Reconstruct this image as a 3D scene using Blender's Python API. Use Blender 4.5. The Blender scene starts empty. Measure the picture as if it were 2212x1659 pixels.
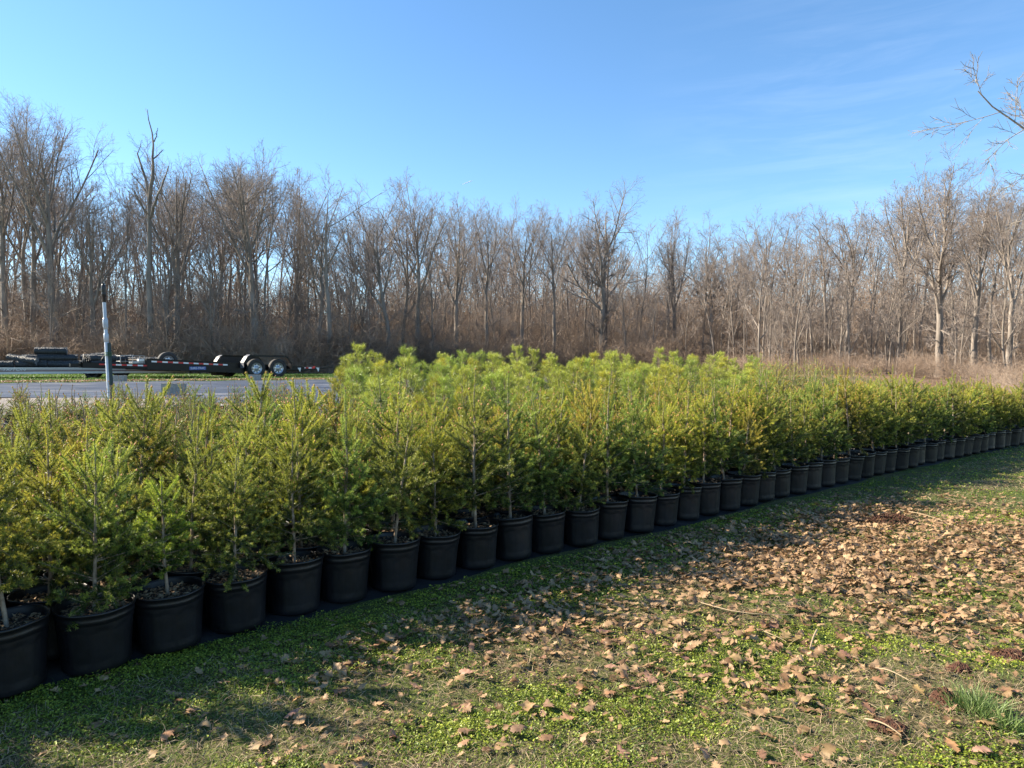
import bpy, math, random
import numpy as np
R_ = math.radians
random.seed(7)
rng = np.random.default_rng(11)
scene = bpy.context.scene
COL = scene.collection

# ---------------------------------------------------------------- camera, world, sun
EYE = 1.44
F = 1500.0 / 2212.0
cam_d = bpy.data.cameras.new('camera')
cam_d.sensor_width = 36.0
cam_d.lens = 36.0 * F
cam_d.clip_start = 0.05
cam_d.clip_end = 12000
cam = bpy.data.objects.new('camera', cam_d)
cam.location = (0, 0, EYE)
cam.rotation_euler = (R_(90 - 1.7), 0, 0)
COL.objects.link(cam)
scene.camera = cam

SUN_AZ = 79.0     # degrees to the left of the view direction (+Y)
SUN_EL = 33.0
world = bpy.data.worlds.new('World')
scene.world = world
world.use_nodes = True
wn, wl = world.node_tree.nodes, world.node_tree.links
wn.clear()
sky = wn.new('ShaderNodeTexSky')
sky.sky_type = 'NISHITA'
sky.sun_disc = False
sky.sun_elevation = R_(SUN_EL)
sky.sun_rotation = R_(-SUN_AZ)
sky.altitude = 500
sky.air_density = 1.0
sky.dust_density = 0.1
sky.ozone_density = 3.0
bg = wn.new('ShaderNodeBackground')
bg.inputs['Strength'].default_value = 0.090
wo = wn.new('ShaderNodeOutputWorld')
# thin cirrus in the sky itself: noise on the viewing direction, drawn out along one slanting axis
tc = wn.new('ShaderNodeTexCoord')
mp = wn.new('ShaderNodeMapping')
mp.inputs['Rotation'].default_value = (0, R_(17), 0)
mp.inputs['Scale'].default_value = (3.0, 3.0, 24.0)
nz = wn.new('ShaderNodeTexNoise')
nz.inputs['Scale'].default_value = 1.6
nz.inputs['Detail'].default_value = 7
nz.inputs['Roughness'].default_value = 0.62
nz.inputs['Distortion'].default_value = 0.5
rmp = wn.new('ShaderNodeMapRange')
rmp.inputs['From Min'].default_value = 0.42
rmp.inputs['From Max'].default_value = 0.78
dst = wn.new('ShaderNodeVectorMath'); dst.operation = 'DISTANCE'
dst.inputs[1].default_value = (0.43, 0.87, 0.27)
rm2 = wn.new('ShaderNodeMapRange')
rm2.inputs['From Min'].default_value = 0.30
rm2.inputs['From Max'].default_value = 0.06
mul = wn.new('ShaderNodeMath'); mul.operation = 'MULTIPLY'
mul2 = wn.new('ShaderNodeMath'); mul2.operation = 'MULTIPLY'
mul2.inputs[1].default_value = 0.075
mixc = wn.new('ShaderNodeMix'); mixc.data_type = 'RGBA'
mixc.inputs['B'].default_value = (7.5, 7.9, 8.6, 1)
wl.new(tc.outputs['Generated'], mp.inputs['Vector'])
wl.new(mp.outputs['Vector'], nz.inputs['Vector'])
wl.new(nz.outputs['Fac'], rmp.inputs['Value'])
wl.new(tc.outputs['Generated'], dst.inputs[0])
wl.new(dst.outputs['Value'], rm2.inputs['Value'])
wl.new(rmp.outputs['Result'], mul.inputs[0])
wl.new(rm2.outputs['Result'], mul.inputs[1])
wl.new(mul.outputs['Value'], mul2.inputs[0])
wl.new(mul2.outputs['Value'], mixc.inputs['Factor'])
hsv = wn.new('ShaderNodeHueSaturation'); hsv.inputs['Saturation'].default_value = 1.12; hsv.inputs['Hue'].default_value = 0.497
wl.new(sky.outputs['Color'], hsv.inputs['Color'])
wl.new(hsv.outputs['Color'], mixc.inputs['A'])
wl.new(mixc.outputs['Result'], bg.inputs['Color'])
wl.new(bg.outputs['Background'], wo.inputs['Surface'])

sl = bpy.data.lights.new('sun', 'SUN')
sl.energy = 5.0
sl.angle = R_(0.53)
sl.color = (1.0, 0.89, 0.72)
so = bpy.data.objects.new('sun', sl)
from mathutils import Vector, Matrix
sdir = Vector((-math.sin(R_(SUN_AZ)) * math.cos(R_(SUN_EL)), math.cos(R_(SUN_AZ)) * math.cos(R_(SUN_EL)), math.sin(R_(SUN_EL))))
so.rotation_euler = sdir.to_track_quat('Z', 'Y').to_euler()
so.location = (-20, 10, 30)
COL.objects.link(so)
scene.view_settings.view_transform = 'Standard'
scene.view_settings.look = 'None'
scene.view_settings.exposure = 1.55
scene.view_settings.gamma = 1.0

# ---------------------------------------------------------------- helpers
def tag(o, label=None, cat=None, group=None, kind=None):
    if label: o['label'] = label
    if cat: o['category'] = cat
    if group: o['group'] = group
    if kind: o['kind'] = kind
    return o

def empty(name, loc=(0, 0, 0), rz=0.0):
    o = bpy.data.objects.new(name, None)
    o.location = loc
    o.rotation_euler = (0, 0, rz)
    o.empty_display_size = 0.2
    COL.objects.link(o)
    return o

def link(name, me, parent=None, loc=None, rz=None):
    o = bpy.data.objects.new(name, me)
    if parent: o.parent = parent
    if loc is not None: o.location = loc
    if rz is not None: o.rotation_euler = (0, 0, rz)
    COL.objects.link(o)
    return o

def copy_tree(o, parent=None):
    c = o.copy()
    COL.objects.link(c)
    c.parent = parent
    for ch in o.children:
        copy_tree(ch, c)
    return c

class Geo:
    """collects vertices and quads/tris as arrays and builds one mesh"""
    def __init__(s):
        s.V = []; s.Q = []; s.T = []; s.mq = []; s.mt = []; s.A = []; s.n = 0
    def add(s, V, Q=None, T=None, mat=0, a=None):
        V = np.asarray(V, float).reshape(-1, 3)
        if Q is not None and len(Q):
            s.Q.append(np.asarray(Q, int).reshape(-1, 4) + s.n); s.mq.append(np.full(len(s.Q[-1]), mat))
        if T is not None and len(T):
            s.T.append(np.asarray(T, int).reshape(-1, 3) + s.n); s.mt.append(np.full(len(s.T[-1]), mat))
        s.V.append(V)
        s.A.append(np.zeros(len(V)) if a is None else np.broadcast_to(np.asarray(a, float).ravel(), (len(V),)))
        s.n += len(V)
        return s
    def mesh(s, name, mats, smooth=True):
        V = np.concatenate(s.V)
        Q = np.concatenate(s.Q) if s.Q else np.zeros((0, 4), int)
        T = np.concatenate(s.T) if s.T else np.zeros((0, 3), int)
        m = np.concatenate(s.mq + s.mt)
        me = bpy.data.meshes.new(name)
        me.vertices.add(len(V)); me.vertices.foreach_set('co', V.astype(np.float32).ravel())
        nl = Q.size + T.size
        me.loops.add(nl)
        me.loops.foreach_set('vertex_index', np.concatenate([Q.ravel(), T.ravel()]).astype(np.int32))
        nf = len(Q) + len(T)
        me.polygons.add(nf)
        st = np.concatenate([np.arange(len(Q)) * 4, Q.size + np.arange(len(T)) * 3])
        me.polygons.foreach_set('loop_start', st.astype(np.int32))
        me.polygons.foreach_set('material_index', m.astype(np.int32))
        me.polygons.foreach_set('use_smooth', np.full(nf, bool(smooth)))
        at = me.attributes.new('tip', 'FLOAT', 'POINT')
        at.data.foreach_set('value', np.concatenate(s.A).astype(np.float32))
        for k in mats: me.materials.append(k)
        me.update(calc_edges=True)
        me.validate()
        return me

def unit(v):
    return v / np.maximum(np.linalg.norm(v, axis=-1, keepdims=True), 1e-9)

def tubes(g, P, R, sides, mat=0, a=None):
    """P (N,K,3), R (N,K): N tapering tubes"""
    N, K, _ = P.shape
    T = np.empty_like(P)
    T[:, 1:-1] = P[:, 2:] - P[:, :-2]
    T[:, 0] = P[:, 1] - P[:, 0]; T[:, -1] = P[:, -1] - P[:, -2]
    T = unit(T)
    mean = unit(P[:, -1] - P[:, 0])
    ref = np.where(np.abs(mean[:, 2:3]) > 0.8, np.array([[1.0, 0, 0]]), np.array([[0, 0, 1.0]]))[:, None, :]
    U = unit(np.cross(T, np.broadcast_to(ref, T.shape)))
    W = np.cross(T, U)
    an = np.arange(sides) * 2 * np.pi / sides
    ring = P[:, :, None, :] + R[:, :, None, None] * (np.cos(an)[None, None, :, None] * U[:, :, None, :] + np.sin(an)[None, None, :, None] * W[:, :, None, :])
    i = np.arange(N)[:, None, None] * K * sides + np.arange(K - 1)[None, :, None] * sides
    k = np.arange(sides)[None, None, :]; k2 = (k + 1) % sides
    Q = np.stack([i + k, i + k2, i + sides + k2, i + sides + k], -1)
    aa = None
    if a is not None: aa = np.repeat(np.broadcast_to(a, (N, K)).ravel(), sides)
    g.add(ring.reshape(-1, 3), Q=Q.reshape(-1, 4), mat=mat, a=aa)

def sample(P, R, t):
    K = P.shape[1]
    x = t * (K - 1); i = np.minimum(x.astype(int), K - 2); f = (x - i)
    ar = np.arange(len(P))
    pos = P[ar, i] * (1 - f)[:, None] + P[ar, i + 1] * f[:, None]
    tan = unit(P[ar, i + 1] - P[ar, i])
    r = R[ar, i] * (1 - f) + R[ar, i + 1] * f
    return pos, tan, r

def walk(pos, d, L, K, wander, up, rg):
    N = len(pos)
    P = np.empty((N, K, 3)); P[:, 0] = pos
    d = unit(d)
    for k in range(1, K):
        d = unit(d + wander * rg.normal(size=(N, 3)) + np.array([0, 0, 1.0]) * up)
        P[:, k] = P[:, k - 1] + d * (L / (K - 1))[:, None]
    return P

def perp(tan, az):
    ref = np.where(np.abs(tan[:, 2:3]) > 0.9, np.array([[1.0, 0, 0]]), np.array([[0, 0, 1.0]]))
    u = unit(np.cross(tan, ref)); w = np.cross(tan, u)
    return np.cos(az)[:, None] * u + np.sin(az)[:, None] * w

def grow(P, R, n, t0, t1, ang, lf, K, rg, wander=0.12, up=0.05, rf=0.6, fall=0.5, rmin=0.004, jit=0.25):
    N = len(P)
    L = np.linalg.norm(np.diff(P, axis=1), axis=2).sum(1)
    idx = np.repeat(np.arange(N), n)
    j = np.tile(np.arange(n), N)
    t = t0 + (t1 - t0) * (j + rg.uniform(0, 1, N * n)) / n
    pos, tan, r = sample(P[idx], R[idx], t)
    az = j * 2.4 + rg.uniform(0, 6.28, N)[idx] + rg.normal(0, 0.4, N * n)
    a = np.radians(ang) * (1 + rg.normal(0, jit, N * n))
    d = np.cos(a)[:, None] * tan + np.sin(a)[:, None] * perp(tan, az)
    tt = (t - t0) / max(t1 - t0, 1e-6)
    l = L[idx] * lf * (1 - fall * tt) * rg.uniform(0.65, 1.25, N * n)
    C = walk(pos, d, l, K, wander, up, rg)
    r0 = np.maximum(r * rf, rmin)
    tp = np.linspace(1, 0.35, K)[None, :]
    RR = np.maximum(r0[:, None] * tp, rmin * 0.8)
    return C, RR

# ---------------------------------------------------------------- materials
def mat(name, base=(0.5, 0.5, 0.5), rough=0.8, metal=0.0, spec=0.5):
    m = bpy.data.materials.new(name)
    m.use_nodes = True
    b = m.node_tree.nodes['Principled BSDF']
    b.inputs['Base Color'].default_value = (*base, 1)
    b.inputs['Roughness'].default_value = rough
    b.inputs['Metallic'].default_value = metal
    b.inputs['Specular IOR Level'].default_value = spec
    return m

def noise_mat(name, c1, c2, scale=8.0, rough=0.8, bump=0.0, bscale=None, spec=0.5, detail=5, metal=0.0, stretch=(1, 1, 1), lo=0.35, hi=0.65, c3=None, coord='Object'):
    m = mat(name, c1, rough, metal, spec)
    nt = m.node_tree; n, l = nt.nodes, nt.links
    b = n['Principled BSDF']
    tcd = n.new('ShaderNodeTexCoord'); mpp = n.new('ShaderNodeMapping')
    mpp.inputs['Scale'].default_value = stretch
    l.new(tcd.outputs[coord], mpp.inputs['Vector'])
    t = n.new('ShaderNodeTexNoise'); t.inputs['Scale'].default_value = scale; t.inputs['Detail'].default_value = detail
    t.inputs['Roughness'].default_value = 0.6
    l.new(mpp.outputs['Vector'], t.inputs['Vector'])
    r = n.new('ShaderNodeValToRGB')
    r.color_ramp.elements[0].position = lo; r.color_ramp.elements[1].position = hi
    r.color_ramp.elements[0].color = (*c1, 1); r.color_ramp.elements[1].color = (*c2, 1)
    if c3:
        e = r.color_ramp.elements.new((lo + hi) / 2); e.color = (*c3, 1)
    l.new(t.outputs['Fac'], r.inputs['Fac'])
    l.new(r.outputs['Color'], b.inputs['Base Color'])
    if bump:
        t2 = n.new('ShaderNodeTexNoise'); t2.inputs['Scale'].default_value = bscale or scale * 3; t2.inputs['Detail'].default_value = 4
        l.new(mpp.outputs['Vector'], t2.inputs['Vector'])
        bp = n.new('ShaderNodeBump'); bp.inputs['Strength'].default_value = bump; bp.inputs['Distance'].default_value = 0.02
        l.new(t2.outputs['Fac'], bp.inputs['Height']); l.new(bp.outputs['Normal'], b.inputs['Normal'])
    return m

def foliage_mat(name, old, new, tipc=None, trans=0.35, rough=0.5, objcol=True, nscale=18.0, tlo=0.3, thi=0.8):
    """colour runs from older inner growth (on spruces also darkened as painted shade) to new outer growth by the mesh's own 'tip' value; each plant has its own tint"""
    m = bpy.data.materials.new(name); m.use_nodes = True
    nt = m.node_tree; n, l = nt.nodes, nt.links
    b = n['Principled BSDF']; out = n['Material Output']
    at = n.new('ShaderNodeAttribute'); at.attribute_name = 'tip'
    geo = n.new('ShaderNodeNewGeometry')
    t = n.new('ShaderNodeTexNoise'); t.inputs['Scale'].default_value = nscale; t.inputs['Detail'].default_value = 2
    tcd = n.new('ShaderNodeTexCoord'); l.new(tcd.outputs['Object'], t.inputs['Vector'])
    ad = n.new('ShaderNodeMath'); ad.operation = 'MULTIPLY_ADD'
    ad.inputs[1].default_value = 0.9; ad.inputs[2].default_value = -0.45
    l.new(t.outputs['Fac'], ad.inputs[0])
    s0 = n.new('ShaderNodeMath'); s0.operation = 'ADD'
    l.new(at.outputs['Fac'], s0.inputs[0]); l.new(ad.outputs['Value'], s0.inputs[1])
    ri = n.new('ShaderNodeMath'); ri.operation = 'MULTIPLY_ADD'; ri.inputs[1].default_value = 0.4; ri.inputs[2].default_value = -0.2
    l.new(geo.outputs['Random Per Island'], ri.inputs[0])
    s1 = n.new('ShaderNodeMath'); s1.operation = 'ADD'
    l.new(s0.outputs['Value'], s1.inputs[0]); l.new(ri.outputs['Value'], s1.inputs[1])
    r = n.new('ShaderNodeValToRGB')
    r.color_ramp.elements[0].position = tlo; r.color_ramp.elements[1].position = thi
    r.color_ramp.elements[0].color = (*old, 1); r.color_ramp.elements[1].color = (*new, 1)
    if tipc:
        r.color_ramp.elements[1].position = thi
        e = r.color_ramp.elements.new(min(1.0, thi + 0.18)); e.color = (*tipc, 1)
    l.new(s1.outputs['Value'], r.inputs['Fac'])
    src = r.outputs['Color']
    if objcol:
        oi = n.new('ShaderNodeObjectInfo')
        mx = n.new('ShaderNodeMix'); mx.data_type = 'RGBA'; mx.blend_type = 'MULTIPLY'; mx.inputs['Factor'].default_value = 1
        l.new(src, mx.inputs['A']); l.new(oi.outputs['Color'], mx.inputs['B'])
        src = mx.outputs['Result']
    l.new(src, b.inputs['Base Color'])
    b.inputs['Roughness'].default_value = rough
    b.inputs['Specular IOR Level'].default_value = 0.4
    tr = n.new('ShaderNodeBsdfTranslucent'); l.new(src, tr.inputs['Color'])
    ms = n.new('ShaderNodeMixShader'); ms.inputs['Fac'].default_value = trans
    l.new(b.outputs['BSDF'], ms.inputs[1]); l.new(tr.outputs['BSDF'], ms.inputs[2])
    l.new(ms.outputs['Shader'], out.inputs['Surface'])
    return m

M_spruce = foliage_mat('spruce_needles', (0.040, 0.072, 0.018), (0.44, 0.455, 0.080), trans=0.36, rough=0.42)  # old growth tone, darkened further to paint the shade between shoots
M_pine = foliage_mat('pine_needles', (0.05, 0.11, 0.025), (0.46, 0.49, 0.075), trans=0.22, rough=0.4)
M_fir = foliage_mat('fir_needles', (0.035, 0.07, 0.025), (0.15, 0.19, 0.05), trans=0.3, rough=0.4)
M_bud = mat('bud_scale', (0.42, 0.17, 0.06), 0.7)
M_twig = noise_mat('young_bark', (0.16, 0.11, 0.07), (0.34, 0.27, 0.20), scale=25, rough=0.85)
M_pot = noise_mat('black_pot_plastic', (0.004, 0.004, 0.005), (0.009, 0.009, 0.012), scale=9, rough=0.42, bump=0.12, bscale=14, spec=0.45)
for _ in (0,):
    _n, _l = M_pot.node_tree.nodes, M_pot.node_tree.links
    _t = _n.new('ShaderNodeTexNoise'); _t.inputs['Scale'].default_value = 7; _t.inputs['Detail'].default_value = 9; _t.inputs['Roughness'].default_value = 0.75
    _o = _n.new('ShaderNodeObjectInfo'); _tc = _n.new('ShaderNodeTexCoord'); _a = _n.new('ShaderNodeVectorMath'); _a.operation = 'ADD'
    _m = _n.new('ShaderNodeVectorMath'); _m.operation = 'MULTIPLY'; _m.inputs[1].default_value = (1, 1, 0.35)
    _l.new(_tc.outputs['Object'], _m.inputs[0]); _l.new(_m.outputs[0], _a.inputs[0]); _l.new(_o.outputs['Location'], _a.inputs[1]); _l.new(_a.outputs[0], _t.inputs['Vector'])
    _r = _n.new('ShaderNodeMapRange'); _r.inputs['From Min'].default_value = 0.60; _r.inputs['From Max'].default_value = 0.85; _r.inputs['To Max'].default_value = 0.3
    _l.new(_t.outputs['Fac'], _r.inputs['Value'])
    _b = _n['Principled BSDF']; _src = _b.inputs['Base Color'].links[0].from_socket
    _x = _n.new('ShaderNodeMix'); _x.data_type = 'RGBA'; _x.inputs['B'].default_value = (0.10, 0.085, 0.07, 1)
    _l.new(_r.outputs['Result'], _x.inputs['Factor']); _l.new(_src, _x.inputs['A']); _l.new(_x.outputs['Result'], _b.inputs['Base Color'])
M_soil = noise_mat('potting_mix', (0.018, 0.012, 0.008), (0.085, 0.055, 0.032), scale=60, rough=0.95, bump=0.8, bscale=90)
M_chip = noise_mat('bark_chips', (0.13, 0.07, 0.035), (0.42, 0.30, 0.17), scale=30, rough=0.9)
M_bark = noise_mat('grey_brown_bark', (0.13, 0.108, 0.09), (0.31, 0.26, 0.215), scale=3.0, rough=0.95, bump=0.7, bscale=22, stretch=(1, 1, 0.25))
M_bark2 = noise_mat('pale_grey_bark', (0.17, 0.145, 0.12), (0.34, 0.30, 0.25), scale=3.0, rough=0.9, bump=0.5, bscale=18, stretch=(1, 1, 0.3))
M_tw = noise_mat('twig_bark', (0.18, 0.145, 0.122), (0.34, 0.285, 0.245), scale=1.5, rough=0.9)
M_brush = noise_mat('dry_brush_stems', (0.19, 0.135, 0.095), (0.42, 0.32, 0.24), scale=0.6, rough=0.9, c3=(0.29, 0.21, 0.15))
M_clover = foliage_mat('clover_leaflets', (0.06, 0.115, 0.014), (0.42, 0.47, 0.050), trans=0.35, rough=0.5, objcol=False, nscale=2.5, tlo=0.1, thi=0.95)
M_grass = foliage_mat('grass_blades', (0.05, 0.12, 0.02), (0.18, 0.27, 0.05), trans=0.35, rough=0.5, objcol=False, nscale=3, tlo=0.1, thi=0.95)
M_straw = foliage_mat('dead_grass', (0.13, 0.088, 0.05), (0.46, 0.35, 0.21), trans=0.2, rough=0.75, objcol=False, nscale=4, tlo=0.1, thi=0.9)
M_leaf = foliage_mat('dry_oak_leaf', (0.15, 0.082, 0.038), (0.44, 0.285, 0.15), trans=0.18, rough=0.6, objcol=True, nscale=3, tlo=0.05, thi=0.95)

# ---------------------------------------------------------------- terrain
ROWPT = np.array([(-4.9, 0.45), (-3.0, 2.12), (-2.11, 2.93), (-1.71, 3.31), (-0.935, 4.11), (-0.177, 4.75), (0.565, 5.36), (1.62, 6.2), (2.90, 7.3), (4.67, 8.78), (6.47, 10.25), (8.66, 11.9), (12.3, 14.7)])
seg = np.linalg.norm(np.diff(ROWPT, axis=0), axis=1)
SARC = np.concatenate([[0], np.cumsum(seg)]); S0 = SARC[5]; SARC = SARC - S0     # s = 0 at the ninth pot
ND = np.array([-0.636, 0.7716])

def rowpt(s, p):
    s = np.asarray(s, float); p = np.asarray(p, float)
    x = np.interp(s, SARC, ROWPT[:, 0]); y = np.interp(s, SARC, ROWPT[:, 1])
    return x + ND[0] * p, y + ND[1] * p

def pdist(x, y):
    return (x + 0.177) * ND[0] + (y - 4.75) * ND[1]

def smooth(t):
    t = np.clip(t, 0, 1); return t * t * (3 - 2 * t)

def hgt(x, y):
    x = np.asarray(x, float); y = np.asarray(y, float)
    return 0.855 * smooth((pdist(x, y) - 1.0) / 9.0)

def lawn(x, y):
    p = pdist(x, y)
    b = 0.010 * np.sin(x * 2.3 + 1.1 * y) + 0.008 * np.sin(3.7 * y - 1.9 * x + 1) + 0.006 * np.sin(7.1 * x + 5.3 * y) + 0.004 * np.sin(13.0 * x - 11 * y)
    return hgt(x, y) + b * smooth((-p - 0.15) / 0.3)

def W(px, py, Y):
    """pixel of the 2212x1659 view and a depth give the world x and z"""
    return (px - 1106) / 1500 * Y, EYE - (py - 785) / 1500 * Y

EDGE = np.array([(-60, 42), (-32, 39), (-20, 39.5), (-14, 41), (-9, 46), (0, 54), (6, 55), (12, 50), (17, 42), (20, 34.5), (23, 30.5), (28, 28), (60, 27)], float)
def edge(x): return np.interp(x, EDGE[:, 0], EDGE[:, 1])

def axis_vals(fine0, fine1, step, lo, hi):
    f = np.arange(fine0, fine1, step)
    a = [fine1]; d = step
    while a[-1] < hi: d *= 1.22; a.append(a[-1] + d)
    b = [fine0 - step]; d = step
    while b[-1] > lo: d *= 1.22; b.append(b[-1] - d)
    return np.concatenate([b[::-1], f, a])

def ground_mesh():
    xs = axis_vals(-5, 13, 0.08, -900, 900); ys = axis_vals(0.5, 16, 0.08, -300, 2500)
    X, Y = np.meshgrid(xs, ys)
    Z = lawn(X, Y)
    far = smooth((Y - 60) / 900.0)
    V = np.stack([X, Y, Z], -1).reshape(-1, 3)
    nx, ny = len(xs), len(ys)
    i = np.arange(ny - 1)[:, None] * nx + np.arange(nx - 1)[None, :]
    Q = np.stack([i, i + 1, i + nx + 1, i + nx], -1).reshape(-1, 4)
    fo = np.clip((Y - edge(X) + 4.5 + 17.0 * smooth((X - 6) / 8.0)) / 4.0, 0, 1)
    g = Geo(); g.add(V, Q=Q, a=fo.ravel())
    m = bpy.data.materials.new('turf_soil_and_leaf_floor'); m.use_nodes = True
    n, l = m.node_tree.nodes, m.node_tree.links
    b = n['Principled BSDF']; b.inputs['Roughness'].default_value = 0.95; b.inputs['Specular IOR Level'].default_value = 0.2
    tcd = n.new('ShaderNodeTexCoord')
    def nse(sc, det=5, ro=0.6):
        t = n.new('ShaderNodeTexNoise'); t.inputs['Scale'].default_value = sc; t.inputs['Detail'].default_value = det; t.inputs['Roughness'].default_value = ro
        l.new(tcd.outputs['Object'], t.inputs['Vector']); return t
    def ramp(src, cols):
        r = n.new('ShaderNodeValToRGB')
        while len(r.color_ramp.elements) < len(cols): r.color_ramp.elements.new(0.5)
        for e, (p, c) in zip(r.color_ramp.elements, cols): e.position = p; e.color = (*c, 1)
        l.new(src, r.inputs['Fac']); return r
    a = nse(70); c = nse(1.3, 6)
    turf = ramp(a.outputs['Fac'], [(0.3, (0.04, 0.028, 0.017)), (0.48, (0.085, 0.078, 0.030)), (0.6, (0.17, 0.135, 0.070)), (0.75, (0.30, 0.235, 0.14))])
    turf2 = ramp(a.outputs['Fac'], [(0.3, (0.026, 0.034, 0.011)), (0.5, (0.075, 0.10, 0.020)), (0.7, (0.17, 0.19, 0.042))])
    mx = n.new('ShaderNodeMix'); mx.data_type = 'RGBA'
    rr = ramp(c.outputs['Fac'], [(0.42, (0, 0, 0)), (0.58, (1, 1, 1))])
    l.new(rr.outputs['Color'], mx.inputs['Factor']); l.new(turf.outputs['Color'], mx.inputs['A']); l.new(turf2.outputs['Color'], mx.inputs['B'])
    fl = nse(14, 8, 0.7)
    floor = ramp(fl.outputs['Fac'], [(0.3, (0.06, 0.04, 0.025)), (0.5, (0.17, 0.11, 0.07)), (0.68, (0.34, 0.24, 0.16))])
    at = n.new('ShaderNodeAttribute'); at.attribute_name = 'tip'
    mx2 = n.new('ShaderNodeMix'); mx2.data_type = 'RGBA'
    l.new(at.outputs['Fac'], mx2.inputs['Factor']); l.new(mx.outputs['Result'], mx2.inputs['A']); l.new(floor.outputs['Color'], mx2.inputs['B'])
    l.new(mx2.outputs['Result'], b.inputs['Base Color'])
    bp = n.new('ShaderNodeBump'); bp.inputs['Strength'].default_value = 0.8; bp.inputs['Distance'].default_value = 0.02
    l.new(a.outputs['Fac'], bp.inputs['Height']); l.new(bp.outputs['Normal'], b.inputs['Normal'])
    return g.mesh('ground', [m])
tag(link('ground', ground_mesh()), 'mown turf with dead thatch running back to the brown floor of the wood', None, None, 'structure')

# woven ground cloth
def cloth_mat(name, c1, c2, c3, rough):
    m = noise_mat(name, c1, c2, scale=1.6, rough=rough, bump=0.5, bscale=3.2, spec=0.3, stretch=(0.35, 2.4, 1), c3=c3, lo=0.3, hi=0.72, detail=8)
    return m
M_cloth = cloth_mat('black_ground_cloth', (0.014, 0.014, 0.016), (0.05, 0.045, 0.04), (0.018, 0.018, 0.02), 0.6)
M_cloth2 = cloth_mat('painted_sunlit_cloth', (0.026, 0.033, 0.050), (0.22, 0.21, 0.21), (0.055, 0.066, 0.090), 0.5)  # same black cloth with sun sheen and bright wrinkle streaks put into its colour
def sheet(fn, nu, nv, dz, name, m, wob=0.0, rg=rng):
    u, v = np.meshgrid(np.linspace(0, 1, nu), np.linspace(0, 1, nv))
    x, y = fn(u, v)
    z = hgt(x, y) + dz + wob * (np.sin(x * 1.7 + y * 4.1) * 0.5 + np.sin(y * 9.0 + 0.8 * x) * 0.3 + np.sin(y * 17 + 2 * np.sin(x)) * 0.2 + 1)
    edgev = np.minimum(np.minimum(u, 1 - u) * nu, np.minimum(v, 1 - v) * nv)
    z = np.where(edgev < 0.9, z - dz * 1.6, z)
    V = np.stack([x, y, z], -1).reshape(-1, 3)
    i = np.arange(nv - 1)[:, None] * nu + np.arange(nu - 1)[None, :]
    Q = np.stack([i, i + 1, i + nu + 1, i + nu], -1).reshape(-1, 4)
    g = Geo(); g.add(V, Q=Q); return g.mesh(name, [m])
def bedfn(u, v):
    s = -6 + 22.5 * u
    p = -0.025 + 0.03 * np.sin(s * 2.1) + 0.02 * np.sin(s * 5.3) + v * 7.4
    return rowpt(s, p)
tag(link('ground_cloth', sheet(bedfn, 260, 60, 0.022, 'ground_cloth', M_cloth)), 'black woven ground cloth laid under the potted trees', None, None, 'structure')
M_grav = noise_mat('dusty_gravel', (0.10, 0.085, 0.07), (0.30, 0.26, 0.22), scale=45, rough=0.95, bump=0.8, bscale=60, lo=0.3, hi=0.7)
def gravfn(u, v):
    y = 7.2 + 4.6 * v; ul = -1.05 + u * 1.25
    return ul * y, y
tag(link('gravel', sheet(gravfn, 120, 60, 0.009, 'gravel', M_grav)), 'dusty gravel between the two ground cloths', None, None, 'structure')
def farfn(u, v):
    ul = -1.05 + u * 1.25
    y0 = 11.6 + 0.05 * np.sin(u * 21); y1 = 20.0 + (ul + 0.68) / 0.41 * 3.6
    y = y0 + (np.clip(y1, 17, 27) - y0) * v
    return ul * y0 * (1 - v) + ul * np.clip(y1, 17, 27) * v, y
tag(link('ground_cloth', sheet(farfn, 160, 160, 0.012, 'empty_ground_cloth', M_cloth2, wob=0.018)), 'empty sunlit black ground cloth between the beds and the trailers', None, None, 'structure')

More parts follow.
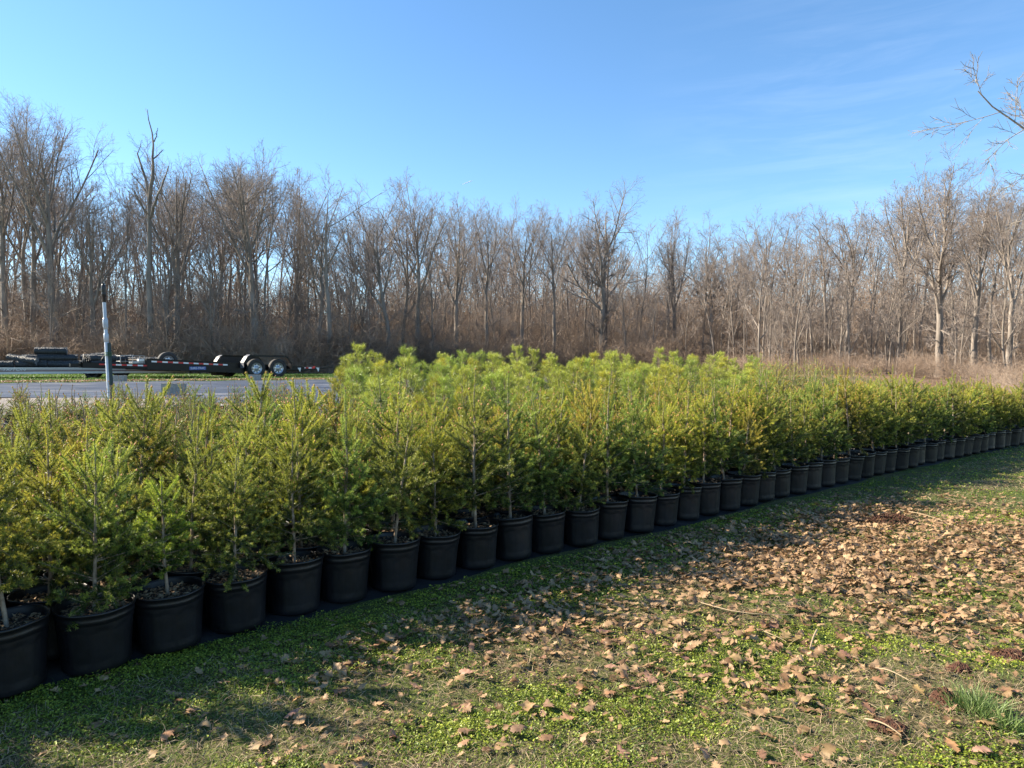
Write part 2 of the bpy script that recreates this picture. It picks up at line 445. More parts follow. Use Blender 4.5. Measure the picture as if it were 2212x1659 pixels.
# ---------------------------------------------------------------- pots and young conifers
POT_R, POT_H = 0.163, 0.285
def pot_mesh(k):
    rg = np.random.default_rng(50 + k)
    seg_ = 72
    prof = [(0.0, 0.004), (0.128, 0.004), (0.136, 0.0), (0.140, 0.008), (0.142, 0.03)]
    for z in np.linspace(0.05, 0.215, 18): prof.append((0.142 + (z - 0.03) / 0.2 * 0.013, z))
    prof += [(0.155, 0.225), (0.1555, 0.236), (0.158, 0.238), (0.1585, 0.252), (0.1570, 0.256), (0.1580, 0.262), (0.1590, 0.272),
             (0.1628, 0.274), (0.1640, 0.279), (0.1640, 0.285), (0.1600, 0.2865), (0.1570, 0.284), (0.1545, 0.272), (0.150, 0.25), (0.145, 0.22), (0.142, 0.20)]
    a = np.arange(seg_) * 2 * np.pi / seg_
    V = []
    lob, ph = rg.uniform(0.0, 0.035), rg.uniform(0, 6.28)
    w1, w2 = rg.normal(0, 0.0025), rg.normal(0, 0.004)
    for (r, z) in prof:
        rr = np.full(seg_, r)
        outer = z <= 0.226 and r > 0.125
        if outer:
            c = (a / (2 * np.pi) * 10) % 1.0                       # ten arched panels round the wall
            arch = 0.172 + 0.038 * np.sqrt(np.maximum(0, 1 - ((c - 0.5) / 0.5) ** 2))
            inp = (c > 0.06) & (c < 0.94) & (z < arch) & (z > 0.03)
            rr = rr - np.where(inp, 0.0028, 0.0)
        f = (z / POT_H) ** 2
        rr = rr * (1 + f * lob * np.cos(2 * (a - ph))) + f * 0.0018 * np.sin(5 * a + ph) + f * w1 * np.sin(3 * a)
        zz = z + f * (w2 * np.sin(a + ph * 2) + 0.0012 * np.sin(6 * a + 2))
        V.append(np.stack([rr * np.cos(a), rr * np.sin(a), zz], -1))
    n = len(prof); V = np.concatenate(V)
    i = np.arange(n - 1)[:, None] * seg_; kk = np.arange(seg_)[None, :]; k2 = (kk + 1) % seg_
    Q = np.stack([i + kk, i + k2, i + seg_ + k2, i + seg_ + kk], -1).reshape(-1, 4)
    g = Geo(); g.add(V, Q=Q)
    return g.mesh('pot', [M_pot])

def soil_mesh(k):
    rg = np.random.default_rng(80 + k)
    g = Geo()
    nr, ns = 9, 32
    V = [(0, 0, 0.250)]
    for i in range(1, nr + 1):
        r = 0.1505 * i / nr
        for j in range(ns):
            a = j / ns * 6.2832
            V.append((r * math.cos(a), r * math.sin(a), 0.249 - 0.010 * (i / nr) ** 2 + rg.normal(0, 0.003)))
    T = [(0, 1 + j, 1 + (j + 1) % ns) for j in range(ns)]
    Q = []
    for i in range(nr - 1):
        for j in range(ns):
            a0 = 1 + i * ns + j; a1 = 1 + i * ns + (j + 1) % ns
            Q.append((a0, a0 + ns, a1 + ns, a1))
    g.add(V, Q=Q, T=T, mat=0)
    N = 260                                                          # bark chips and crumbs
    rr = 0.142 * np.sqrt(rg.uniform(0, 1, N)); aa = rg.uniform(0, 6.28, N)
    c = np.stack([rr * np.cos(aa), rr * np.sin(aa), 0.254 + rg.uniform(-0.003, 0.008, N)], -1)
    d = unit(rg.normal(size=(N, 3)) * [1, 1, 0.35]); e = unit(np.cross(d, rg.normal(size=(N, 3)) * [0.3, 0.3, 1]))
    L = rg.uniform(0.005, 0.018, N)[:, None]; w = rg.uniform(0.003, 0.008, N)[:, None]
    V = np.stack([c - d * L, c + e * w, c + d * L, c - e * w], 1).reshape(-1, 3)
    g.add(V, Q=np.arange(4 * N).reshape(-1, 4), mat=1)
    return g.mesh('soil', [M_soil, M_chip], smooth=False)

def needles(g, P, perm, nl, nw, ang, rg, mat_=0, t0=0.03, t1=1.0, tipv=None, flat=0.0, droop=0.0):
    """P (N,K,3) shoots; perm needles per metre; triangles pointing forward round the shoot"""
    L = np.linalg.norm(np.diff(P, axis=1), axis=2).sum(1)
    cnt = np.maximum((L * perm).astype(int), 3)
    idx = np.repeat(np.arange(len(P)), cnt)
    M = len(idx)
    t = t0 + (t1 - t0) * rg.uniform(0, 1, M)
    dummy = np.ones(P.shape[:2])
    pos, tan, _ = sample(P[idx], dummy[idx], t)
    az = rg.uniform(0, 6.28, M)
    r = perp(tan, az)
    if flat: r = unit(r * np.array([1, 1, 1 - flat]))
    a = np.radians(ang) * (1 + rg.normal(0, 0.2, M)) * (1.15 - 0.35 * t)
    d = unit(np.cos(a)[:, None] * tan + np.sin(a)[:, None] * r + np.array([0, 0, 0.12 - droop]))
    side = unit(np.cross(d, rg.normal(size=(M, 3))))
    l = nl * rg.uniform(0.7, 1.15, M)
    l = l * np.minimum(1, 0.6 + (1 - t) * 2.5)
    V = np.stack([pos - side * nw / 2, pos + side * nw / 2, pos + d * l[:, None] * 0.98], 1)
    tv = 0.50 * t + 0.55 * (tipv[idx] if tipv is not None else 0.5) - 0.03  # shoot bases darker than tips: growth tone plus painted shade
    g.add(V.reshape(-1, 3), T=np.arange(3 * M).reshape(-1, 3), mat=mat_, a=np.repeat(tv, 3))

def spruce_meshes(k, H, rad, bare, leader, perm=1450, nl=0.0225, nw=0.0035, mats=None, seed=0, updeg=0.0, density=1.0, leadperm=1.0):
    """young spruce: a leader with whorls of up-angled branches, side shoots and short stiff needles"""
    rg = np.random.default_rng(100 + k + seed)
    z0 = 0.245
    K = 12
    tr = np.zeros((1, K, 3))
    lean = rg.normal(0, 0.035, 2)
    tt = np.linspace(0, 1, K)
    wob = np.cumsum(rg.normal(0, 0.006, (K, 2)), 0)
    tr[0, :, 0] = lean[0] * tt * H + wob[:, 0] * tt; tr[0, :, 1] = lean[1] * tt * H + wob[:, 1] * tt
    tr[0, :, 2] = z0 + tt * H
    RT = (0.0075 * (1 - tt) ** 0.8 + 0.0022)[None, :] * (0.7 + 0.4 * H)
    gt = Geo(); tubes(gt, tr, RT, 7)
    # whorls
    nlev = int(4 + H * 3.6 * density)
    hs = []
    top = 1 - leader / H
    for i in range(nlev):
        f = i / (nlev - 1)
        h = bare + (top - bare) * f ** 1.25
        nb = int(round(rg.uniform(4, 6.5)))
        for j in range(nb):
            hs.append((h + rg.normal(0, 0.012), j / nb * 6.283 + i * 1.3 + rg.normal(0, 0.3), f))
    for q in range(int(7 * density)):                               # odd branches between whorls
        f = rg.uniform(0.02, 0.9); hs.append((bare + (top - bare) * f, rg.uniform(0, 6.28), f))
    hs = np.array(hs)
    t = np.clip(hs[:, 0], 0.02, 0.995); az = hs[:, 1]; f = hs[:, 2]
    N = len(hs)
    pos, tan, r = sample(np.repeat(tr, N, 0), np.repeat(RT, N, 0), t)
    el = np.radians(6 + 50 * f ** 0.9 + updeg + rg.normal(0, 10, N))
    d = np.stack([np.cos(az) * np.cos(el), np.sin(az) * np.cos(el), np.sin(el)], -1)
    L = rad * (1.05 - 0.45 * f) * (0.62 + 0.38 * np.minimum(1, (f + 0.1) * 3.2)) * rg.uniform(0.42, 1.28, N)
    B = walk(pos, d, L, 6, 0.035, 0.025, rg)
    RB = np.maximum(r[:, None] * 0.42, 0.0017) * np.linspace(1, 0.55, 6)[None, :]
    big = (L > 0.06) & (f < 0.80)
    C, RC = grow(B[big], RB[big], 3, 0.22, 0.70, 42, 0.55, 4, rg, 0.03, 0.02, rf=0.7, fall=0.45, rmin=0.0013)
    D = C[::1]; Lc = np.linalg.norm(np.diff(C, axis=1), axis=2).sum(1)
    relC = np.repeat(f[big], 3)
    bc = (Lc > 0.085) & (relC < 0.5)
    gc = Geo()
    tubes(gc, B, RB, 4, mat=1)
    tubes(gc, C, RC, 3, mat=1)
    relB = f; relC = np.repeat(f[big], 3)
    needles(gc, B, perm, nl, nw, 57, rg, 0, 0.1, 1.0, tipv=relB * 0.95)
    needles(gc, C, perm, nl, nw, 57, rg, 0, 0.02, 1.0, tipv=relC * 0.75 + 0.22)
    if bc.any():
        E, RE = grow(C[bc], RC[bc], 2, 0.25, 0.75, 44, 0.5, 3, rg, 0.05, 0.03, rf=0.8, fall=0.3, rmin=0.0012)
        tubes(gc, E, RE, 3, mat=1)
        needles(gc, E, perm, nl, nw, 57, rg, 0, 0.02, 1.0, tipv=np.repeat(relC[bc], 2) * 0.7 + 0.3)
    # leader: needles on the newest shoot, sparser below
    topseg = np.stack([sample(tr, RT, np.array([q]))[0][0] for q in np.linspace(1 - leader / H, 1, 6)])[None]
    needles(gc, topseg, perm * 1.1 * leadperm, nl * 0.95, nw * 1.05, 40, rg, 0, 0, 1, tipv=np.array([0.95]))
    mid = np.stack([sample(tr, RT, np.array([q]))[0][0] for q in np.linspace(bare + 0.35, 1 - leader / H, 6)])[None]
    needles(gc, mid, perm * 0.35, nl, nw, 45, rg, 0, 0, 1, tipv=np.array([0.5]))
    # buds at the ends of the upper shoots
    ends = np.concatenate([B[f > 0.55][:, -1], tr[:, -1], C[relC > 0.6][:, -1]])
    ends = ends[:60]
    s = 0.0062
    oc = np.array([(1, 0, 0), (0, 1, 0), (-1, 0, 0), (0, -1, 0), (0, 0, 1.5), (0, 0, -1.0)]) * s
    T = np.array([(0, 1, 4), (1, 2, 4), (2, 3, 4), (3, 0, 4), (1, 0, 5), (2, 1, 5), (3, 2, 5), (0, 3, 5)])
    V = (ends[:, None, :] + oc[None]).reshape(-1, 3)
    TT = (np.arange(len(ends))[:, None, None] * 6 + T[None]).reshape(-1, 3)
    gc.add(V, T=TT, mat=2)
    return gt.mesh('trunk', [M_twig]), gc.mesh('crown', [mats or M_spruce, M_twig, M_bud], smooth=False)

def pine_meshes(k, H, rad):
    """young white pine: few up-curved branches ending in soft brushes of long needles"""
    rg = np.random.default_rng(300 + k)
    K = 10; tt = np.linspace(0, 1, K); tr = np.zeros((1, K, 3)); lean = rg.normal(0, 0.05, 2)
    tr[0, :, 0] = lean[0] * tt; tr[0, :, 1] = lean[1] * tt; tr[0, :, 2] = 0.245 + tt * H
    RT = (0.011 * (1 - tt) + 0.0035)[None, :]
    gt = Geo(); tubes(gt, tr, RT, 7)
    rows = []
    for i in range(6):
        f = i / 5
        for j in range(5): rows.append((0.22 + 0.62 * f + rg.normal(0, 0.01), j / 5 * 6.28 + i * 0.9 + rg.normal(0, 0.25), f))
    rows = np.array(rows); f = rows[:, 2]; az = rows[:, 1]; N = len(rows)
    pos, tan, r = sample(np.repeat(tr, N, 0), np.repeat(RT, N, 0), np.clip(rows[:, 0], 0, 0.97))
    el = np.radians(20 + 32 * f + rg.normal(0, 7, N))
    d = np.stack([np.cos(az) * np.cos(el), np.sin(az) * np.cos(el), np.sin(el)], -1)
    L = rad * (1.15 - 0.6 * f) * rg.uniform(0.75, 1.15, N)
    B = walk(pos, d, L, 7, 0.05, 0.10, rg)
    RB = np.maximum(r[:, None] * 0.5, 0.003) * np.linspace(1, 0.7, 7)[None, :]
    C, RC = grow(B, RB, 3, 0.45, 0.85, 38, 0.45, 4, rg, 0.05, 0.12, rf=0.8, fall=0.3, rmin=0.0025)
    gc = Geo()
    tubes(gc, B, RB, 5, mat=1); tubes(gc, C, RC, 4, mat=1)
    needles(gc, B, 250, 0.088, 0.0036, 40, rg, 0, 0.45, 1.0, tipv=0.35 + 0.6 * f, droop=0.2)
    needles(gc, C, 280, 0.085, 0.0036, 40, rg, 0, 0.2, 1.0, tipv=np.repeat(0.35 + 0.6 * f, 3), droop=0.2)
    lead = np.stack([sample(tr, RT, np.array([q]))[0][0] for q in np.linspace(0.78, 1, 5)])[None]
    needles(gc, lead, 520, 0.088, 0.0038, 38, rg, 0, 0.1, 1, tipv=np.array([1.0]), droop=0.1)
    return gt.mesh('trunk', [M_twig]), gc.mesh('crown', [M_pine, M_twig], smooth=False)

pots = [pot_mesh(k) for k in range(5)]
soils = [soil_mesh(k) for k in range(3)]
def potted(name, tm, cm, k):
    root = empty(name)
    link('pot', pots[k % 5], root); link('soil', soils[k % 3], root); link('trunk', tm, root); link('crown', cm, root)
    return root
SPR = []
specs = [(0.84, 0.27, 0.17, 0.17), (0.92, 0.30, 0.15, 0.20), (0.78, 0.26, 0.2, 0.13), (0.98, 0.31, 0.2, 0.24), (0.70, 0.24, 0.14, 0.14),
         (0.88, 0.33, 0.22, 0.19), (0.80, 0.29, 0.12, 0.16), (1.02, 0.30, 0.24, 0.22), (0.74, 0.30, 0.18, 0.12), (0.90, 0.26, 0.16, 0.27),
         (0.86, 0.31, 0.26, 0.18), (0.66, 0.22, 0.16, 0.16)]
for k, (H, rad, bare, lead) in enumerate(specs):
    SPR.append((k, H, spruce_meshes(k, H, rad * 1.12, bare * 0.75, lead * 1.25)))
tm_small = spruce_meshes(40, 0.62, 0.20, 0.24, 0.12, perm=1250, density=1.15)
FIR = [spruce_meshes(60 + k, 0.50 + 0.05 * k, 0.22, 0.10, 0.21, perm=650, nl=0.013, mats=M_spruce, updeg=2, density=1.1, leadperm=0.16) for k in range(3)]
PIN = [pine_meshes(k, h, r) for k, (h, r) in enumerate([(0.98, 0.36), (1.08, 0.38), (0.88, 0.34), (1.15, 0.36)])]

def ordinal(n):
    o = ['first', 'second', 'third', 'fourth', 'fifth', 'sixth', 'seventh', 'eighth', 'ninth', 'tenth', 'eleventh', 'twelfth', 'thirteenth', 'fourteenth',
         'fifteenth', 'sixteenth', 'seventeenth', 'eighteenth', 'nineteenth', 'twentieth']
    if n <= 20: return o[n - 1]
    tens = {2: 'twenty', 3: 'thirty', 4: 'forty', 5: 'fifty', 6: 'sixty'}[n // 10]
    return tens + '-' + o[n % 10 - 1] if n % 10 else tens[:-1] + 'ieth'

def inst(kind, tm, cm, k, x, y, rz, sc, tint, lean=None):
    root = empty(kind, (x, y, float(hgt(x, y)) + 0.022), rz)
    root.rotation_euler = (random.gauss(0, 0.028), random.gauss(0, 0.028), rz)
    ps = random.uniform(1.0, 1.05); root.scale = (ps, ps, random.uniform(0.98, 1.07))
    link('pot', pots[k % 5], root); link('soil', soils[k % 3], root)
    t = link('trunk', tm, root); c = link('crown', cm, root)
    for o in (t, c):
        o.scale = (sc, sc, sc); o.location = (0, 0, 0.245 * (1 - sc))
        if lean: o.rotation_euler = (lean[0], lean[1], 0)
    if lean:
        for o in (t, c):
            o.location = (-0.245 * math.sin(lean[1]), 0.245 * math.sin(lean[0]), 0.245 * (1 - sc))
    c.color = (*tint, 1)
    return root

def tint_for(s, base=None):
    r = random.random
    if base is None:
        k = random.random()
        if k < 0.07: t = (1.2, 0.98, 0.9)
        elif k < 0.3: t = (1.1, 1.05, 0.8)
        elif k < 0.5: t = (0.8, 0.95, 1.0)
        else: t = (1.0, 1.0, 1.0)
    else: t = base
    f = 0.85 + 0.3 * r()
    return (t[0] * f, t[1] * f, t[2] * f)

# front rows: pots shoulder to shoulder; target leaf-top heights follow the photo along the row
STEP = 0.337
def inview(x, y, m=0.25):
    return y > 1.0 and x < 0.7373 * y + m and x > -0.7373 * y - m - (1.5 if y < 4.2 else 0)
def spot(x, y, head):
    vf = vis_front[NOUT:]
    d = [abs(x - f[0] / f[1] * y) for f in vf]
    k = int(np.argmin(d)); m = len(vf)
    return '%s, above the %s' % (head, ordinal(k + 1) + ' pot from left' if k < 24 else ordinal(m - k) + ' pot from right')
cnt = 0
look = {0: 'amber tinted spruce', 1: 'dense dark spruce', 2: 'small bright green spruce on a clear stem'}
front = []
s = -9 * 0.335 - 5 * STEP
i = 0
while s < 16.0:
    x, y = rowpt(s, 0.145)
    front.append((float(x), float(y), s)); s += STEP
    i += 1
def hfac(s):   # height of the front trees along the row
    return np.interp(s, [-3, -2, -1, 0, 2, 5, 8, 12, 14], [0.88, 0.9, 1.0, 1.05, 1.04, 1.06, 1.06, 0.92, 0.78])
nfront = 0
random.seed(21)
vis_front = [f for f in front if inview(f[0], f[1])]
NOUT = sum(1 for f in vis_front if f[0] < -0.7373 * f[1] - 0.04)
for n_, (x, y, s) in enumerate(vis_front):
    n = n_ - NOUT
    pick = random.choice([0, 1, 2, 3, 5, 6, 8, 9, 10]) if n % 5 else random.choice([3, 7, 9])
    tint = tint_for(s)
    H, (tm, cm) = SPR[pick][1], SPR[pick][2]
    sc = float(hfac(s)) * random.uniform(0.84, 1.12)
    lab = None
    if n == 2:
        tm, cm = tm_small; tint = (1.0, 1.15, 0.8); sc = 1.0
        lab = 'short bright green spruce on a clear stem, third black pot from the left'
    if n == 1: tint = (0.85, 0.95, 0.9); H, (tm, cm) = SPR[6][1], SPR[6][2]; sc = 1.0
    if n <= 0: tint = (1.16, 1.03, 0.85)
    w = 'tall' if H * sc > 0.93 else ('short' if H * sc < 0.74 else 'bushy')
    hue = 'amber tinged' if tint[0] > tint[1] * 1.2 else ('dark green' if tint[0] < 0.85 else 'green')
    if not lab:
        m = len(vis_front) - n_
        if n < 0: pos = 'past the left edge, ' + ordinal(-n)
        else: pos = ordinal(n + 1) + ' black pot from the left end' if n < 24 else (ordinal(m) + ' black pot from the right end')
        lab = '%s %s spruce in the front row, %s' % (w, hue, pos)
    o = inst('potted_spruce', tm, cm, n * 2 + 1, x + random.uniform(-0.012, 0.012), y + random.uniform(-0.025, 0.02), random.uniform(0, 6.28), sc, tint,
             (random.gauss(0, 0.05), random.gauss(0, 0.05)))
    tag(o, lab, 'potted tree', 'young spruces in black pots')
nspr = len(vis_front)
rows = [(0.145 + 0.29, 0.5), (0.145 + 0.60, 0.0)]
for ri, (p, off) in enumerate(rows):
    k = 0
    for n in range(-6, len(front)):
        s = -9 * 0.335 + (n + off) * STEP
        if s > 15.2: break
        x, y = rowpt(s, p)
        if not inview(x, y, 0.15): continue
        pk = SPR[random.randrange(12)]
        tm, cm = pk[2]
        tint = tint_for(s); k += 1 if x > -0.7373 * y - 0.04 else 0
        if s < -2.0 and random.random() < 0.5: tint = (1.16, 1.03, 0.85)
        o = inst('potted_spruce', tm, cm, n + ri + 7, float(x) + random.uniform(-0.015, 0.015), float(y) + random.uniform(-0.015, 0.015), random.uniform(0, 6.28),
                 float(hfac(s)) * random.uniform(0.82, 1.12), tint, (random.gauss(0, 0.04), random.gauss(0, 0.04)))
        nm = ('second', 'third')[ri]
        tag(o, 'spruce in the %s row of pots, %s' % (nm, (ordinal(k) + ' from the left') if x > -0.7373 * y - 0.04 else 'past the left edge'), 'potted tree', 'young spruces in black pots')
        nspr += 1
p = 1.10; ri = 0
while nspr < 296:
    n = 0
    s = -3.3 + (0.22 if ri % 2 else 0)
    while s < 14.5 and nspr < 300:
        x, y = rowpt(s, p + random.uniform(-0.06, 0.06))
        stp = 0.40
        s += stp * random.uniform(0.92, 1.08)
        if not inview(x, y, 0.15): continue
        pk = SPR[random.randrange(12)]
        tm, cm = pk[2]
        tint = tint_for(s)
        if s < -1.8 and random.random() < 0.4: tint = (1.12, 1.03, 0.85)
        px = float(x / y) * 1500 + 1106
        low = 1.0
        if px < 700 and p > 1.3:
            zt = EYE - (852 + random.gauss(0, 16) - 785) / 1500 * float(y) - float(hgt(x, y)); low = max(0.5, min(1.2, (zt - 0.245) / (pk[1] * float(hfac(s)))))
        o = inst('potted_spruce', tm, cm, n, float(x), float(y), random.uniform(0, 6.28), low * float(hfac(s)) * random.uniform(0.85, 1.08), tint,
                 (random.gauss(0, 0.04), random.gauss(0, 0.04)))
        tag(o, spot(x, y, '%s spruce, %s row' % ('tall' if pk[1] > 0.89 else ('low' if pk[1] < 0.76 else 'middling'), ordinal(ri + 4))), 'potted tree', 'spruces packed in the middle of the bed')
        n += 1; nspr += 1
    p += 0.40; ri += 1
P_END = p
# white pines further back, right of the open cloth
npin = 0
random.seed(5)
p = P_END; prow = 0
while p < 6.9 and npin < 150:
    prow += 1
    s = -0.6 + 0.28 * (p - P_END) + random.uniform(0, 0.3)
    while s < 13.5:
        x, y = rowpt(s, p + random.uniform(-0.08, 0.08)); s += 0.50 * random.uniform(0.85, 1.15) * (1 + 0.04 * max(0, s))
        x, y = float(x), float(y)
        u = x / y * 1500 + 1106
        if not inview(x, y, 0.1) or u < 715: continue
        r = random.random()
        tint = (1.0, 1.0, 1.0) if r < 0.5 else ((0.82, 0.94, 0.9) if r < 0.75 else (1.1, 0.98, 0.7))
        f = random.uniform(0.85, 1.15); tint = tuple(c * f for c in tint)
        if u < 1680:
            tm, cm = random.choice(PIN)
            sc = random.uniform(0.62, 0.92) if y < 11 else random.uniform(0.6, 0.85)
            o = inst('potted_pine', tm, cm, npin, x, y, random.uniform(0, 6.28), sc, tint, (random.gauss(0, 0.05), random.gauss(0, 0.05)))
            tag(o, spot(x, y, '%s white pine, %s pine row' % ('dull green' if tint[0] < .8 else ('golden' if tint[0] > tint[1] * 1.15 else 'bright'), ordinal(prow))), 'potted tree', 'white pines at the back of the bed')
        npin += 1
    p += 0.48
# low dark firs with bare pale leaders at the back left
random.seed(9)
nf = 0
for frow, p in enumerate(np.arange(P_END, 6.6, 0.36)):
    s = -3.6
    while s < 1.2:
        x, y = rowpt(s, p); x = float(x) + random.uniform(-0.08, 0.08); y = float(y) + random.uniform(-0.08, 0.08)
        s += 0.36
        u = x / y * 1500 + 1106
        if not inview(x, y, 0.1) or u > 735: continue
        tm, cm = random.choice(FIR)
        o = inst('potted_fir', tm, cm, nf, x, y, random.uniform(0, 6.28), max(0.5, min(1.15, (EYE - (838 + random.gauss(0, 14) - 785) / 1500 * y - float(hgt(x, y)) - 0.245) / 0.56)), tuple(c * random.uniform(0.9, 1.2) for c in (0.78, 0.86, 0.9)))
        tag(o, spot(x, y, 'low fir, %s fir row' % ordinal(frow + 1)), 'potted tree', 'low firs at the back left of the bed')
        nf += 1
print('spruce', nspr, 'pine', npin, 'fir', nf, 'p_end', P_END)

# the rest of the spruces on the right, past three hundred
def lowspruce(k): return spruce_meshes(20 + k, 0.9, 0.30, 0.2, 0.2, perm=300, nl=0.017, nw=0.0052, density=0.8)
gs0 = Geo()
random.seed(41)
LSP = []
for k in range(4):
    a, b = lowspruce(k)
    co = []
    for me in (a, b):
        v = np.empty(len(me.vertices) * 3, np.float32); me.vertices.foreach_get('co', v); v = v.reshape(-1, 3)
        li = np.empty(len(me.loops), np.int32); me.loops.foreach_get('vertex_index', li)
        lt_ = np.empty(len(me.polygons), np.int32); me.polygons.foreach_get('loop_total', lt_)
        mi = np.empty(len(me.polygons), np.int32); me.polygons.foreach_get('material_index', mi)
        ti = np.empty(len(v), np.float32); me.attributes['tip'].data.foreach_get('value', ti)
        nq = int((lt_ == 4).sum())
        co.append((v, li[:nq * 4].reshape(-1, 4), li[nq * 4:].reshape(-1, 3), mi[:nq], mi[nq:], ti))
    LSP.append(co)
nst = 0
for p in np.arange(P_END, 7.2, 0.5):
    s = 3.0
    while s < 14.5:
        x, y = rowpt(s, p); s += 0.55 * random.uniform(.85, 1.15)
        x, y = float(x), float(y); px = x / y * 1500 + 1106
        if px < 1640 or not inview(x, y, .2): continue
        yt = np.interp(px, [1640, 1750, 1900, 2050, 2200], [775, 788, 802, 806, 838]) + random.gauss(4, 12)
        h = float(hgt(x, y)); H = EYE - (yt - 785) / 1500 * y - h
        sc = max(0.35, (H - .245)) / 0.9
        if sc > 1.5: sc = 1.5
        c_, s_ = math.cos(s * 7), math.sin(s * 7)
        for j, (v, q, t, mq, mt, ti) in enumerate(LSP[random.randrange(4)]):
            vv = v.copy(); vv[:, 2] -= .245; vv = vv * sc
            vv = np.stack([vv[:, 0] * c_ - vv[:, 1] * s_, vv[:, 0] * s_ + vv[:, 1] * c_, vv[:, 2] + .245], -1) + np.array([x, y, h])
            n0 = gs0.n; gs0.V.append(vv); gs0.A.append(ti); gs0.n += len(vv)
            gs0.Q.append(q + n0); gs0.T.append(t + n0)
            gs0.mq.append(np.ones(len(q), int)); gs0.mt.append(mt if j == 1 else np.ones(len(t), int))
        nst += 1
tag(link('young_spruces', gs0.mesh('young_spruces', [M_spruce, M_twig, M_bud], smooth=False)), 'mass of further young spruces behind the numbered rows at the right', 'young trees', None, 'stuff')
print('stuff spruces', nst)
#@@WOODS
# ---------------------------------------------------------------- bare woodland trees
def bare_tree(seed, H, r0, clear=0.4, limbs=6, spread=28, wander=0.045, dens=1.0, up=0.06, fork=False, lim_len=0.5, twig=True, barkm=None, tmin=0.0045, path=None, K0=14):
    rg = np.random.default_rng(seed)
    tt = np.linspace(0, 1, K0)
    if path is None:
        d = np.array([[rg.normal(0, 0.03), rg.normal(0, 0.03), 1.0]])
        tr = walk(np.array([[0, 0, -0.15]]), d, np.array([H]), K0, wander, 0.03, rg)
        tr = tr + 0
    else:
        pa = np.array(path, float)
        q = np.linspace(0, 1, len(pa))
        tr = np.stack([np.interp(tt, q, pa[:, j]) for j in range(3)], -1)[None]
        tr[0, 1:-1, :2] += rg.normal(0, 0.022, (K0 - 2, 2))
    RT = (r0 * (1 - tt) ** 0.95 * 0.95 + 0.012)[None, :]
    RT[0, 0] *= 1.35
    g = Geo(); gt = Geo()
    tubes(g, tr, RT, 9)
    L1, R1 = grow(tr, RT, limbs, clear, 0.82, spread, lim_len, 9, rg, wander * 1.1, up * 0.7, rf=0.62, fall=0.35, rmin=0.016)
    tubes(g, L1, R1, 6)
    base, br = [L1], [R1]
    sub, sr = grow(tr, RT, int(7 * dens), min(clear + 0.15, 0.7), 0.99, spread + 8, 0.17, 6, rg, 0.11, 0.03, rf=0.35, fall=0.2, rmin=0.009)
    tubes(g, sub, sr, 4)
    low, lr = grow(tr, RT, int(5 * dens), 0.18, clear, 60, 0.14, 6, rg, 0.10, 0.03, rf=0.22, fall=0.2, rmin=0.010)
    tubes(g, low, lr, 4)
    L2, R2 = grow(L1, R1, int(round(7 * dens)), 0.25, 0.97, spread + 4, 0.50, 6, rg, 0.07, up * 0.5, rf=0.55, fall=0.45, rmin=0.010)
    tubes(gt, L2, R2, 4)
    K6 = lambda P: P[:, np.round(np.linspace(0, P.shape[1] - 1, 6)).astype(int)]
    A = np.concatenate([L2, sub, low]); AR = np.concatenate([R2, sr, lr])
    L3, R3 = grow(A, AR, int(round(7 * dens)), 0.15, 0.98, 38, 0.50, 4, rg, 0.10, 0.02, rf=0.6, fall=0.4, rmin=tmin * 1.25)
    tubes(gt, L3, R3, 3)
    if twig:
        L4, R4 = grow(L3, R3, int(round(5 * dens)), 0.2, 0.98, 38, 0.5, 3, rg, 0.12, 0.03, rf=0.7, fall=0.3, rmin=tmin)
        tubes(gt, L4, R4, 3)
    return g.mesh('trunk', [barkm or M_bark]), gt.mesh('crown', [M_tw])

def plant_tree(name, meshes, x, y, sc=1.0, rz=0.0, sxy=None):
    o = empty(name, (x, y, float(hgt(x, y)) - 0.03), rz)
    sxy = sxy or sc
    for nm, me in (('trunk', meshes[0]), ('crown', meshes[1])):
        link(nm, me, o)
    o.scale = (sxy, sxy, sc)
    return o

def top_h(py, Y): return (785 - py) / 1500 * Y + EYE - 0.855

